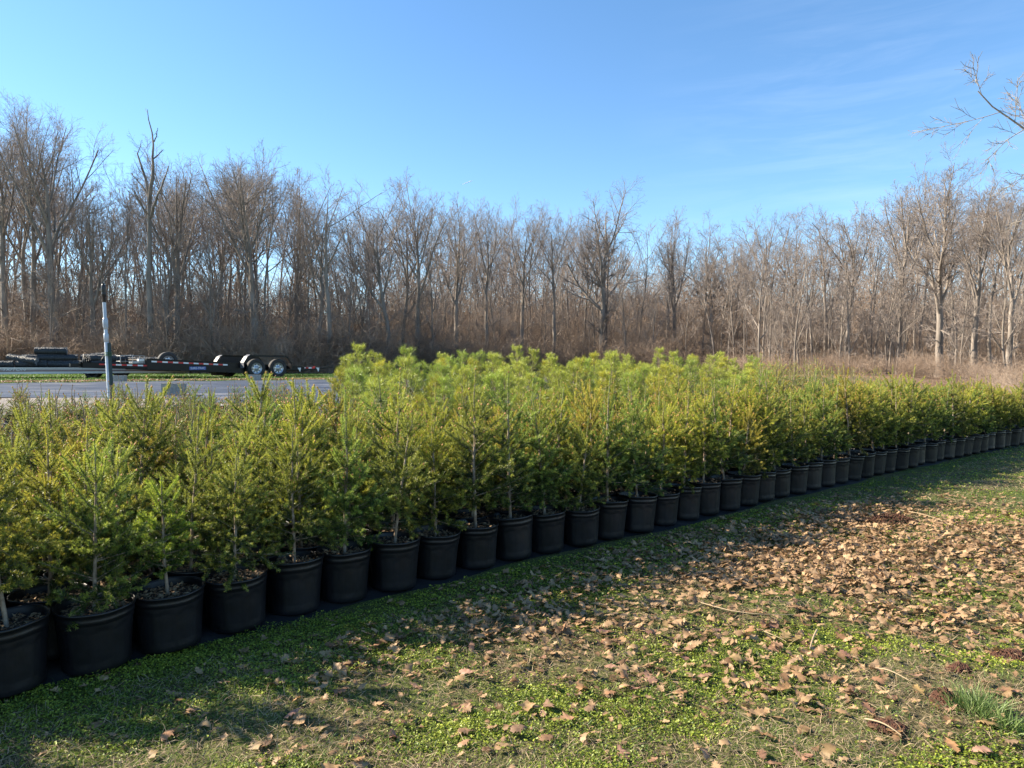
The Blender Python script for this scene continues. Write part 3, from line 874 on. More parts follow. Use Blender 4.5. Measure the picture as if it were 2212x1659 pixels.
# (pixel x of the trunk foot, pixel y of the top, depth, trunk radius, clear, limbs, spread, lean px of the top, dens, label)
heroes = [
 (14, 225, 40.5, .30, .42, 6, 22, -6, 1.0, 'tall twin of bare trunks at the far left edge of the wood'),
 (62, 262, 43, .26, .5, 5, 20, -10, 1.0, 'slim bare tree between the two thick trunks at the far left'),
 (118, 212, 40, .36, .42, 7, 24, -20, 1.1, 'tallest dense bare tree at the left, its trunk leaning left from the brush'),
 (75, 235, 42, .27, .45, 6, 20, 10, 1.0, 'bare tree just left of the tallest dense one'),
 (207, 395, 41, .27, .40, 5, 30, -12, 0.9, 'forked bare tree behind the load of black rolls'),
 (386, 300, 42, .32, .38, 7, 20, -2, 1.0, 'thick trunked bare tree right of the dead snag'),
 (548, 292, 42, .36, .36, 8, 33, -22, 1.15, 'wide fan shaped bare tree above the black trailer'),
 (480, 400, 48, .22, .45, 5, 24, 5, 0.9, 'slender bare tree left of the fan shaped one'),
 (640, 372, 47, .24, .5, 5, 25, 5, 1.0, 'slim bare tree right of the fan shaped one'),
 (692, 440, 44, .28, .45, 5, 22, 12, 0.8, 'straight trunk standing close beside the crooked topped tree'),
 (712, 350, 43, .29, .52, 4, 42, -4, 0.8, 'tree with a crooked open top reaching right above the trailer ramp'),
 (838, 405, 47, .27, .4, 6, 24, -25, 1.0, 'bare tree leaning left behind the leftmost pines'),
 (868, 425, 50, .26, .34, 6, 30, 14, 0.9, 'bare tree with a low left fork behind the pines'),
 (905, 385, 49, .30, .45, 7, 27, 4, 1.05, 'taller bare tree left of the middle with a pointed crown'),
 (985, 430, 52, .29, .42, 6, 24, 10, 1.0, 'rounded bare tree left of the middle of the wood'),
 (1052, 435, 54, .25, .5, 6, 20, -4, 1.0, 'narrow bare tree near the middle of the wood'),
 (1126, 440, 56, .27, .45, 6, 24, 14, 1.0, 'bare tree in the middle of the wood with a broken looking stub'),
 (1196, 448, 56, .25, .48, 6, 22, -6, 1.1, 'fine twigged bare tree left of the great middle tree'),
 (1302, 402, 56, .50, .36, 8, 34, 6, 1.15, 'great spreading bare tree right of the middle with heavy forks'),
 (1455, 462, 56, 0.252, .4, 7, 20, 4, 1.1, 'narrow upright bare tree right of the gap in the treetops'),
 (1538, 470, 54, 0.335, .30, 6, 36, -14, 1.0, 'thick trunked bare tree dividing low into a wide V'),
 (1580, 476, 54, 0.256, .36, 5, 26, 22, 0.9, 'bare tree leaning right beside the low V fork'),
 (1655, 452, 51, 0.259, .36, 7, 26, 0, 1.1, 'bare tree with a crown of many thin upright limbs right of the V fork'),
 (1712, 458, 49, 0.229, .4, 6, 28, 20, 1.0, 'bare tree with a curved trunk between two fine crowned ones'),
 (1782, 470, 47, 0.204, .45, 6, 22, -10, 1.0, 'slim bare tree left of the tree with the fountain crown'),
 (1830, 436, 43, 0.226, .42, 7, 26, 2, 1.05, 'straight bare tree with a fountain shaped crown'),
 (1940, 400, 38, 0.211, .5, 6, 18, 8, 0.9, 'straight tall trunk just left of the great right hand tree'),
 (2028, 352, 33, 0.253, .30, 9, 30, -2, 1.2, 'great round crowned bare tree near the right, limbs rising from low down'),
 (2105, 385, 31, 0.202, .42, 6, 24, 8, 1.0, 'bare tree just right of the great round crowned one'),
 (2178, 365, 29.5, 0.181, .4, 6, 24, 4, 1.0, 'pale bare tree at the right edge of the wood'),
]
for i, (px, py, Y, r0, clear, limbs, spread, lean, dens, lab) in enumerate(heroes):
    x = (px - 1106) / 1500 * Y
    H = top_h(py, Y) * 0.885
    dx = lean / 1500 * Y
    rg = np.random.default_rng(900 + i)
    path = [(0, 0, -0.1), (rg.normal(0, .05), 0, H * .25), (dx * .4 + rg.normal(0, .10), rg.normal(0, .15), H * .5), (dx * .8 + rg.normal(0, .2), rg.normal(0, .3), H * .75), (dx, rg.normal(0, .5), H * 0.96)]
    ms = bare_tree(900 + i, H, r0 * 0.74, clear * 0.92, limbs + 1, spread * 1.12, 0.05, dens * 1.1, lim_len=0.47, path=path, barkm=M_bark)
    tag(plant_tree('bare_tree', ms, x, Y), lab, 'tree', 'bare trees along the wood edge')

NICK = ['far left edge trunk', 'slim far left tree', 'tallest left tree', 'tree by the tallest left one', 'forked tree over the rolls', 'thick trunk by the snag', 'wide fan shaped tree', 'slender tree by the fan tree',
 'slim tree past the fan tree', 'trunk by the crooked tree', 'crooked topped tree', 'left leaning tree', 'tree with the low left fork', 'pointed crown left of the middle', 'rounded tree left of the middle',
 'narrow tree near the middle', 'middle tree with the stub', 'fine twigged tree', 'great spreading middle tree', 'narrow tree right of the gap', 'wide low V fork', 'right leaning tree', 'many limbed tree', 'curved trunk',
 'slim tree by the fountain crown', 'fountain crowned tree', 'straight tall trunk', 'great round crowned tree', 'tree past the round crown', 'pale right edge tree']
def by(px, head):
    k = int(np.argmin([abs(px - h[0]) for h in heroes])); d = px - heroes[k][0]
    return '%s %s the %s' % (head, 'left of' if d < -4 else ('right of' if d > 4 else 'behind'), NICK[k])
def size(v, a, b, w): return w[0] if v < a else (w[1] if v < b else w[2])

# the dead snag, its few thick limbs traced in its own plane with some depth
def snag():
    Y = 39.5; bx = (325 - 1106) / 1500 * Y
    def P(px, py, d=0): return ((px - 325) / 1500 * Y, d, (785 - py) / 1500 * Y + 0.585)
    g = Geo()
    limbs = [
     ([(325, 800, 0), (326, 700, 0), (325, 600, 0), (325, 520, .1), (327, 470, .1), (325, 420, .1), (316, 385, .2), (304, 350, .3), (298, 330, .3)], .24, .05),
     ([(327, 440, .1), (336, 400, -.1), (340, 370, -.2), (341, 345, -.2), (344, 310, -.2), (338, 275, -.3), (333, 245, -.3)], .15, .02),
     ([(344, 312, -.2), (352, 300, -.3), (356, 285, -.4)], .05, .015), ([(341, 348, -.2), (350, 335, 0), (358, 325, .1)], .06, .02),
     ([(298, 332, .3), (302, 315, .4), (306, 300, .4)], .04, .012), ([(325, 425, .1), (310, 405, .3), (293, 388, .6), (272, 366, .9)], .10, .02),
     ([(329, 470, .1), (345, 445, -.3), (368, 410, -.6), (388, 370, -.9)], .13, .03), ([(325, 520, .1), (318, 480, .4), (312, 455, .6)], .07, .02),
     ([(293, 388, .6), (286, 380, .6), (280, 385, .5)], .03, .01), ([(304, 350, .3), (308, 365, .2), (318, 384, .2)], .03, .03)]
    for pts, ra, rb in limbs:
        a = np.array([P(*q) for q in pts])
        q = np.linspace(0, 1, len(a)); K = 9; tt = np.linspace(0, 1, K)
        a = np.stack([np.interp(tt, q, a[:, j]) for j in range(3)], -1)[None]
        a[0, 1:-1] += rng.normal(0, 0.03, (K - 2, 3)) * min(1, ra * 6)
        r = (ra + (rb - ra) * tt)[None]
        r = r * 0.74
        tubes(g, a, r, 7)
        if ra > 0.04:
            c, cr = grow(a, r, 5, 0.3, 0.98, 50, 0.16, 4, rng, 0.15, 0.03, rf=0.3, fall=0.2, rmin=0.012)
            tubes(g, c, cr, 4)
    o = empty('dead_tree', (bx, Y, float(hgt(bx, Y)) - 0.05))
    link('trunk', g.mesh('trunk', [M_bark]), o)
    tag(o, 'dead snag with a few thick broken limbs sticking above the crowns', 'tree')
snag()

# filler trees and saplings behind the edge, each height fitted under the skyline of the photo
SKY = np.array([(-200, 300), (0, 300), (90, 300), (180, 370), (200, 395), (260, 400), (300, 360), (360, 340), (410, 330), (430, 380), (520, 330), (600, 345), (640, 380), (700, 400), (760, 430), (800, 405), (870, 440),
 (910, 420), (1000, 445), (1100, 455), (1200, 460), (1260, 440), (1380, 455), (1415, 530), (1440, 490), (1560, 485), (1700, 465), (1760, 475), (1830, 455), (1880, 430), (1960, 390), (2100, 385), (2212, 385), (2500, 385)], float)
def skyline(px): return float(np.interp(px, SKY[:, 0], SKY[:, 1]))
PF = [(12.0, bare_tree(700 + k, 12.0, 0.075 + 0.016 * (k % 4), 0.38 + 0.04 * (k % 4), 5 + k % 3, 24 + 4 * (k % 4), 0.05 + 0.01 * (k % 2), 0.78, lim_len=0.42, tmin=0.006)) for k in range(9)]
SAP = [(7.0, bare_tree(800 + k, 7.0, 0.055 + 0.01 * (k % 3), 0.2, 7, 30, 0.05, 0.85, lim_len=0.34, tmin=0.006, K0=10)) for k in range(6)]
random.seed(31)
placed = []
for k in range(270):
    px = random.uniform(-60, 2290)
    f = (px - 1106) / 1500
    Y = 45.0
    for _ in range(6): Y = float(edge(f * Y))
    deep = random.random() ** 1.2 * 42
    Y = Y + 1.0 + deep - (3.5 * min(1, max(0, px - 1500) / 300))
    x = f * Y
    yt = skyline(px) + 22 + abs(random.gauss(0, 45)) + deep * 0.9
    H = (785 - yt) / 1500 * Y + 0.585
    H0, ms = PF[random.randrange(9)]
    sc = H / (H0 * 0.99)
    o = plant_tree('bare_tree', ms, x, Y, sc, random.uniform(0, 6.28), sxy=sc * random.uniform(0.8, 1.0))
    if deep < 12: tag(o, by(px, size(H, 11, 14, ('low', 'slim', 'tall slim')) + ' wood edge tree'), 'tree', 'slim trees inside the wood edge')
    else: tag(o, by(px, size(H, 14, 17, ('low', 'mid height', 'high')) + ' deep wood tree'), 'tree', 'trees deep in the wood')
for k in range(298):
    px = random.uniform(-60, 2290)
    f = (px - 1106) / 1500; Y = 45.0
    for _ in range(6): Y = float(edge(f * Y))
    Y += random.random() ** 1.2 * 24 - 0.3 - (6 * min(1, max(0, px - 1500) / 300)); x = f * Y
    H0, ms = SAP[random.randrange(6)]
    sc = random.uniform(0.5, 1.35) * (1.0 if px < 1650 else 0.75)
    o = plant_tree('sapling', ms, x, Y, sc, random.uniform(0, 6.28), sxy=sc * 0.9)
    tag(o, by(px, size(sc, .85, 1.1, ('short', 'middling', 'tall')) + ' sapling'), 'tree', 'saplings in the wood')

def brush_proto(seed, n=26, h=2.2):
    rg = np.random.default_rng(seed)
    pos = np.concatenate([rg.normal(0, 0.5, (n, 2)), np.full((n, 1), -0.05)], 1)
    d = unit(np.concatenate([rg.normal(0, 0.45, (n, 2)), np.ones((n, 1))], 1))
    A = walk(pos, d, h * rg.uniform(0.5, 1.1, n), 5, 0.16, -0.02, rg)
    RA = np.full((n, 5), 0.011) * np.linspace(1, .5, 5)[None]
    B, RB = grow(A, RA, 6, 0.2, 0.98, 45, 0.5, 4, rg, 0.2, -0.01, rf=0.7, rmin=0.007)
    C, RC = grow(B, RB, 3, 0.2, 0.98, 50, 0.55, 3, rg, 0.2, 0.0, rf=0.8, rmin=0.006)
    g = Geo(); tubes(g, A, RA, 3); tubes(g, B, RB, 3); tubes(g, C, RC, 3)
    return np.concatenate(g.V), np.concatenate([q for q in g.Q])
bps = [brush_proto(60 + k, h=2.0 + 0.3 * (k % 3)) for k in range(6)]
gb = Geo()
bp2 = [brush_proto(90 + k, n=12, h=4.6 + 0.5 * (k % 3)) for k in range(6)]
random.seed(77)
for k in range(430):
    px = random.uniform(700, 2300) if k % 5 else random.uniform(-80, 700)
    f = (px - 1106) / 1500; Y = 45.0
    for _ in range(6): Y = float(edge(f * Y))
    Y += 1.5 + random.random() * 26; x = f * Y
    V, Q = bp2[k % 6]
    a = random.uniform(0, 6.28); c, s_ = math.cos(a), math.sin(a)
    sc = random.uniform(0.7, 1.3) * (1.0 if px < 1650 else 0.75)
    VV = np.stack([(V[:, 0] * c - V[:, 1] * s_) * 1.2, (V[:, 0] * s_ + V[:, 1] * c) * 1.2, V[:, 2]], -1) * sc + np.array([x, Y, float(hgt(x, Y))])
    gb.add(VV, Q=Q)
for k in range(380):
    px = random.uniform(760, 2300) if k % 4 else random.uniform(-80, 760)
    f = (px - 1106) / 1500; Y = 45.0
    for _ in range(6): Y = float(edge(f * Y))
    Y += 24 + random.random() * 40; x = f * Y
    V, Q = bp2[k % 6]
    a = random.uniform(0, 6.28); c, s_ = math.cos(a), math.sin(a)
    sc = random.uniform(1.5, 2.4) * Y / 80
    VV = np.stack([(V[:, 0] * c - V[:, 1] * s_) * 1.3, (V[:, 0] * s_ + V[:, 1] * c) * 1.3, V[:, 2]], -1) * sc + np.array([x, Y, float(hgt(x, Y))])
    gb.add(VV, Q=Q)
for k in range(720):
    px = random.uniform(-80, 2300)
    f = (px - 1106) / 1500; Y = 45.0
    for _ in range(6): Y = float(edge(f * Y))
    Y += (-1.2 if px < 1500 else -1.2 - 9.0 * min(1, (px - 1500) / 300)) + random.random() ** 1.5 * (16 if px < 1500 else 22); x = f * Y
    V, Q = bps[k % 6]
    a = random.uniform(0, 6.28); c, s_ = math.cos(a), math.sin(a)
    sc = random.uniform(0.6, 1.3) * (1.15 if px < 800 else 1.0) * (1.0 if px < 1500 else 0.45)
    VV = np.stack([V[:, 0] * c - V[:, 1] * s_, V[:, 0] * s_ + V[:, 1] * c, V[:, 2]], -1) * sc + np.array([x, Y, float(hgt(x, Y))])
    gb.add(VV, Q=Q)
tag(link('underbrush', gb.mesh('underbrush', [M_brush])), 'tangled brown underbrush along the foot of the wood', 'underbrush', None, 'stuff')

# near tree whose pale branches reach in at the upper right
ms = bare_tree(78, 12.5, 0.14, 0.44, 20, 58, 0.08, 1.1, up=0.03, lim_len=0.40, barkm=M_bark2, tmin=0.007)
for me in (ms[1],):
    me.materials[0] = M_bark2
x, y = 16.7, 20.0
tag(plant_tree('near_tree', ms, x, y, 1.0, 0.4), 'near tree reaching pale bare branches in at the upper right', 'tree')
#@@TRAILERS
# ---------------------------------------------------------------- box / lathe helpers for hard things
BOXQ = np.array([(0, 3, 2, 1), (4, 5, 6, 7), (0, 1, 5, 4), (1, 2, 6, 5), (2, 3, 7, 6), (3, 0, 4, 7)])
def box(g, x0, x1, y0, y1, z0, z1, mat=0, sh=0.0, zs=None):
    """zs = (z0,z1) at the x1 end when the box slopes along x"""
    za, zb = (z0, z1), (zs if zs else (z0, z1))
    V = [(x0, y0, za[0]), (x1, y0, zb[0]), (x1, y1, zb[0]), (x0, y1, za[0]), (x0, y0, za[1]), (x1, y0, zb[1]), (x1, y1, zb[1]), (x0, y1, za[1])]
    g.add(V, Q=BOXQ, mat=mat)
def lathe_y(g, prof, cx, cy, cz, n=36, mat=0, closed=True):
    """prof list of (radius, y)"""
    a = np.arange(n) * 2 * np.pi / n
    V = np.concatenate([np.stack([cx + r * np.cos(a), np.full(n, cy + y), cz + r * np.sin(a)], -1) for r, y in prof])
    i = np.arange(len(prof) - 1)[:, None] * n; k = np.arange(n)[None]; k2 = (k + 1) % n
    g.add(V, Q=np.stack([i + k, i + k2, i + n + k2, i + n + k], -1).reshape(-1, 4), mat=mat)
def tube(g, pts, r, sides=8, mat=0):
    P = np.array(pts, float)[None]; tubes(g, P, np.broadcast_to(np.asarray(r, float), (1, P.shape[1])).copy(), sides, mat)
M_black = noise_mat('black_trailer_paint', (0.004, 0.004, 0.005), (0.009, 0.009, 0.010), scale=3, rough=0.4, spec=0.25)
M_rub = noise_mat('tyre_rubber', (0.022, 0.021, 0.020), (0.045, 0.042, 0.04), scale=6, rough=0.8, bump=0.3, bscale=30)
M_rim = noise_mat('silver_rim', (0.42, 0.43, 0.45), (0.55, 0.56, 0.58), scale=5, rough=0.35, metal=0.6)
M_fend = mat('painted_sunlit_fender_end', (0.13, 0.13, 0.14), 0.5)  # black fender's sunward end faces, painted paler for the light on them
M_dark = mat('slot_shade_and_dark_rim', (0.01, 0.01, 0.01), 0.9)  # near black: paints the shade in rim slots, also colours the small rims
M_alu = noise_mat('aluminium_rail', (0.50, 0.49, 0.48), (0.66, 0.65, 0.64), scale=2, rough=0.5, metal=0.1, stretch=(.2, 1, 4))
M_maroon = mat('maroon_stripe', (0.11, 0.012, 0.012), 0.5)
M_white = mat('white_paint', (0.75, 0.75, 0.74), 0.5)
M_red = mat('red_reflective', (0.55, 0.02, 0.02), 0.45)
M_refl = mat('white_reflective', (0.72, 0.73, 0.76), 0.4)
M_blue = mat('blue_sticker', (0.05, 0.10, 0.35), 0.5)
M_plank = noise_mat('weathered_deck_planks', (0.10, 0.08, 0.06), (0.2, 0.17, 0.14), scale=4, rough=0.9, stretch=(.3, 6, 1))
M_net = noise_mat('black_netting_roll', (0.008, 0.010, 0.013), (0.045, 0.05, 0.055), scale=14, rough=0.5, bump=1.0, bscale=50, stretch=(2.5, 1, 1))
M_netend = noise_mat('net_ends_and_lit_crest', (0.04, 0.04, 0.045), (0.30, 0.30, 0.31), scale=40, rough=0.6)  # wound ends, and crest threads kept pale as painted light
M_cmu = noise_mat('concrete_block', (0.26, 0.24, 0.21), (0.40, 0.37, 0.33), scale=30, rough=0.95, bump=0.5, bscale=90)
M_galv = noise_mat('grey_tray_metal', (0.25, 0.25, 0.26), (0.4, 0.4, 0.4), scale=6, rough=0.5, metal=0.4)

def text_mesh(body, size, m, depth=0.003, shear=0.0):
    cu = bpy.data.curves.new('lettering', 'FONT'); cu.body = body; cu.size = size; cu.extrude = depth; cu.shear = shear
    cu.align_x = 'CENTER'; cu.align_y = 'CENTER'
    ob = bpy.data.objects.new('lettering_source', cu); COL.objects.link(ob)
    bpy.context.view_layer.update()
    me = bpy.data.meshes.new_from_object(ob.evaluated_get(bpy.context.evaluated_depsgraph_get()))
    bpy.data.objects.remove(ob)
    me.materials.clear(); me.materials.append(m)
    return me

def wheel(parent, x, y, z, R, wdt, out=-1, rim=M_rim):
    g = Geo()
    pr = [(R * 0.60, 0.02), (R * 0.66, 0.0), (R * 0.86, -0.012 + 0.01), (R * 0.96, 0.02), (R, 0.04), (R, wdt - 0.04), (R * 0.96, wdt - 0.02), (R * 0.86, wdt - 0.002), (R * 0.66, wdt), (R * 0.60, wdt - 0.02)]
    lathe_y(g, pr, 0, 0, 0, 44)
    t = link('tyre', g.mesh('tyre', [M_rub]), parent, (x, y, z))
    g = Geo()
    yo = 0.02 if out < 0 else wdt - 0.02; s_ = 1 if out < 0 else -1
    lathe_y(g, [(R * 0.62, yo - s_ * 0.005), (R * 0.60, yo), (R * 0.55, yo + s_ * 0.02), (R * 0.52, yo + s_ * 0.045), (R * 0.30, yo + s_ * 0.03), (R * 0.2, yo + s_ * 0.015), (R * 0.16, yo - s_ * 0.01), (R * 0.05, yo - s_ * 0.03), (0.001, yo - s_ * 0.03)], 0, 0, 0, 36)
    for k in range(8):
        a = k * math.pi / 4 + 0.2; c, sn = math.cos(a), math.sin(a)
        ra, rb, hw = R * 0.34, R * 0.47, R * 0.055
        yy = yo + s_ * 0.026
        V = [(ra * c - hw * .7 * -sn, yy, ra * sn - hw * .7 * c), (rb * c - hw * -sn, yy + s_ * 0.006, rb * sn - hw * c), (rb * c + hw * -sn, yy + s_ * 0.006, rb * sn + hw * c), (ra * c + hw * .7 * -sn, yy, ra * sn + hw * .7 * c)]
        V = V + [(a_, b_ + s_ * 0.02, c_) for a_, b_, c_ in V]
        g.add(V, Q=BOXQ, mat=1)  # dark plate painting the shade of an open slot
    link('rim', g.mesh('rim', [rim, M_dark]), t)
    return t

def tape(parent, x0, x1, zf, y, n, hh=0.055, start=0):
    g = Geo(); L = (x1 - x0) / n
    for k in range(n):
        a, b = x0 + k * L, x0 + (k + 1) * L
        box(g, a, b, y - 0.004, y, zf(a), zf(a) + hh, mat=(k + start) % 2, zs=(zf(b), zf(b) + hh))
    return link('reflective_tape', g.mesh('reflective_tape', [M_refl, M_red], smooth=False), parent)

def flat_trailer():
    TH = R_(50)
    ox, oy = -9.74, 29.0
    root = empty('flatbed_trailer', (ox, oy, float(hgt(ox, oy))), TH)
    tag(root, 'long black flatbed trailer with twin wheels and red and white reflective tape', 'trailer')
    zt = lambda t: 0.60 - 0.045 * (t + 1.6)
    WR = 0.385
    for side, (ya, yb) in (('near', (0.25, 0.33)), ('far', (2.12, 2.20))):
        g = Geo()
        box(g, -5.15, -1.35, ya, yb, zt(-5.15) - 0.40, zt(-5.15), zs=(zt(-1.35) - 0.40, zt(-1.35)))
        box(g, -1.352, 1.3, ya + 0.003, yb - 0.003, zt(-1.35) - 0.22, zt(-1.35) - 0.01, zs=(zt(1.3) - 0.2, zt(1.3) - 0.01))
        box(g, -5.17, -1.35, ya - 0.03, ya + 0.0, zt(-5.17) - 0.02, zt(-5.17) + 0.012, zs=(zt(-1.35) - 0.02, zt(-1.35) + 0.012))
        link('frame_rail', g.mesh('frame_rail', [M_black], smooth=False), root)
    g = Geo()
    for k in range(8):
        y0 = 0.335 + k * 0.2225
        box(g, -5.1, 1.25, y0, y0 + 0.215, zt(-5.1) - 0.05, zt(-5.1) - 0.008, zs=(zt(1.25) - 0.05, zt(1.25) - 0.008))
    link('deck', g.mesh('deck', [M_plank], smooth=False), root)
    g = Geo()
    for k in range(9):
        t = -4.9 + k * 0.75; box(g, t, t + 0.06, 0.335, 2.115, zt(t) - 0.2, zt(t) - 0.055)
    box(g, -1.0, -0.9, 0.2, 2.25, 0.34, 0.42); box(g, 0.0, 0.1, 0.2, 2.25, 0.34, 0.42)
    box(g, -2.2, -1.9, 1.0, 1.4, 0.10, 0.25)
    link('cross_member', g.mesh('cross_member', [M_black], smooth=False), root)
    # drawbar running forward from the near rail
    g = Geo()
    def bar(a, b, w, h):
        a = np.array(a, float); b = np.array(b, float); d = b - a; n = np.array([-d[1], d[0], 0]); n = n / np.linalg.norm(n) * w / 2
        V = [a - n, b - n, b + n, a + n]; V = V + [v + [0, 0, h] for v in V]; g.add(V, Q=BOXQ)
    bar((-7.0, 1.0, 0.43), (-5.05, 0.30, 0.37), 0.09, 0.20)
    bar((-7.0, 1.3, 0.43), (-5.05, 2.1, 0.37), 0.09, 0.20)
    bar((-7.35, 1.15, 0.47), (-6.8, 1.15, 0.47), 0.12, 0.11)
    link('drawbar', g.mesh('drawbar', [M_black], smooth=False), root)
    # reflective tape on the drawbar, laid on its outer face
    g = Geo()
    a = np.array((-6.55, 0.84 - 0.053, 0.53)); b = np.array((-5.10, 0.318 - 0.053, 0.475))
    for k in range(9):
        p0 = a + (b - a) * k / 9; p1 = a + (b - a) * (k + 1) / 9
        V = [p0, p1, p1 + [0.004, 0.006, 0], p0 + [0.004, 0.006, 0]]; V = V + [v + [0, 0, 0.05] for v in V]
        g.add(V, Q=BOXQ, mat=(k + 1) % 2)
    link('reflective_tape', g.mesh('reflective_tape', [M_refl, M_red], smooth=False), root)
    tape(root, -5.0, -2.1, lambda t: zt(t) - 0.125, 0.249, 15)
    tape(root, 1.32, 1.95, lambda t: 0.37 - 0.03 * (t - 1.3), 0.297, 4)
    # tongue jack, chain box, tray
    g = Geo(); tube(g, [(-6.3, 0.62, 0.20), (-6.3, 0.62, 1.02)], 0.05, 10); tube(g, [(-6.3, 0.62, 0.05), (-6.3, 0.62, 0.2)], 0.035, 10)
    box(g, -6.4, -6.2, 0.5, 0.74, 0.02, 0.05); tube(g, [(-6.3, 0.62, 1.0), (-6.3, 0.50, 1.03), (-6.14, 0.42, 1.08)], 0.014, 6); box(g, -6.36, -6.24, 0.56, 0.68, 0.7, 0.78)
    tube(g, [(-6.5, 0.8, 0.66), (-6.42, 0.7, 0.85), (-6.28, 0.72, 0.9), (-6.2, 0.6, 0.75)], 0.014, 6)
    link('tongue_jack', g.mesh('tongue_jack', [M_black]), root)
    g = Geo()
    for k in range(5): tube(g, [(-7.0 + k * 0.05, 0.95 - 0.03 * k, 0.62), (-6.98 + k * 0.05, 0.95, 0.9 - 0.03 * k), (-6.9 + k * 0.04, 1.0, 0.65)], 0.016, 6)
    box(g, -6.95, -6.75, 1.0, 1.2, 0.60, 0.76)
    link('coupler', g.mesh('coupler', [M_black]), root)
    g = Geo()
    for z in (0.66, 0.86):
        tube(g, [(-5.95, 0.52, z), (-5.2, 0.36, z), (-5.2, 0.75, z), (-5.95, 0.9, z), (-5.95, 0.52, z)], 0.012, 6)
    for q in ((-5.95, 0.52), (-5.57, 0.44), (-5.2, 0.36), (-5.2, 0.75)): tube(g, [(q[0], q[1], 0.58), (q[0], q[1], 0.86)], 0.012, 6)
    box(g, -5.6, -5.22, 0.38, 0.7, 0.585, 0.66); box(g, -5.4, -5.21, 0.36, 0.5, 0.663, 0.75, mat=1)
    link('tray', g.mesh('tray', [M_galv, M_white], smooth=False), root)
    # wheels and fenders
    for y, out in ((0.0, -1), (2.24, 1)):
        for t in (-0.98, 0.0): wheel(root, t, y, WR, WR, 0.22, out)
    for y0 in (-0.03, 2.22):
        g = Geo(); w_ = 0.27
        pr = [(-1.56, 0.40), (-1.56, 0.62), (-1.40, 0.86), (-1.28, 0.93), (0.30, 0.90), (0.42, 0.82), (0.58, 0.60), (0.60, 0.36)]
        for (a, b), (c, d) in zip(pr[:-1], pr[1:]):
            m_ = 1 if a < -1.3 else 0  # front end faces take the paler painted-light material
            L = math.hypot(c - a, d - b); nx, nz = -(d - b) / L * 0.012, (c - a) / L * 0.012
            V = [(a, y0, b), (c, y0, d), (c, y0 + w_, d), (a, y0 + w_, b)]
            V = V + [(x_ + nx, yy, z_ + nz) for x_, yy, z_ in V]
            g.add(V, Q=BOXQ, mat=m_)
        lip = [(a, b) for a, b in pr]                                # downward lip along the outer edge
        yl = y0 if y0 < 1 else y0 + w_
        for (a, b), (c, d) in zip(lip[1:-1], lip[2:]):
            V = [(a, yl - .004, b - 0.07), (c, yl - .004, d - 0.07), (c, yl + .004, d - 0.07), (a, yl + .004, b - 0.07), (a, yl - .004, b), (c, yl - .004, d), (c, yl + .004, d), (a, yl + .004, b)]
            g.add(V, Q=BOXQ, mat=0)
        g2 = y0 + w_ if y0 < 1 else y0
        V = [(-1.5, g2, 0.4), (0.55, g2, 0.38), (0.55, g2 + 0.006, 0.38), (-1.5, g2 + 0.006, 0.4), (-1.35, g2, 0.88), (0.38, g2, 0.85), (0.38, g2 + 0.006, 0.85), (-1.35, g2 + 0.006, 0.88)]
        if y0 > 1: g.add(V, Q=BOXQ, mat=0)
        link('fender', g.mesh('fender', [M_black, M_fend], smooth=False), root)
    sp = wheel(root, -3.5, 2.26, 0.66, 0.385, 0.22, -1)
    sp.name = 'spare_wheel'
    # rear ramp, hinges, lamps
    g = Geo()
    box(g, 1.27, 1.4, 0.25, 2.2, 0.24, 0.44)
    V = [(1.4, 0.3, 0.25), (2.9, 0.3, 0.40), (2.9, 2.15, 0.40), (1.4, 2.15, 0.25), (1.4, 0.3, 0.41), (2.9, 0.3, 0.425), (2.9, 2.15, 0.425), (1.4, 2.15, 0.41)]
    g.add(V, Q=BOXQ)
    link('ramp', g.mesh('ramp', [M_black], smooth=False), root)
    g = Geo()
    for t in (1.05, 1.98):
        V = [(t, 0.24, 0.40), (t + 0.17, 0.24, 0.40), (t + 0.13, 0.24, 0.22), (t + 0.12, 0.24, 0.22)]
        V = V + [(a, b + 0.02, c) for a, b, c in V]; g.add(V, Q=BOXQ)
    link('hinge_plate', g.mesh('hinge_plate', [M_white], smooth=False), root)
    g = Geo(); box(g, 1.86, 1.92, 0.22, 0.26, 0.42, 0.46); link('marker_lamp', g.mesh('marker_lamp', [M_red], smooth=False), root)
    # maker's sticker on the near rail
    g = Geo(); box(g, -3.62, -2.98, 0.243, 0.249, 0.34, 0.46)
    st = link('sticker', g.mesh('sticker', [M_blue], smooth=False), root)
    te = link('lettering', text_mesh('SURE-TRAC', 0.115, M_white), st)
    te.location = (-3.30, 0.239, 0.40); te.rotation_euler = (R_(90), 0, 0); te.scale = (0.95, 1, 1)
    return root
flat_trailer()

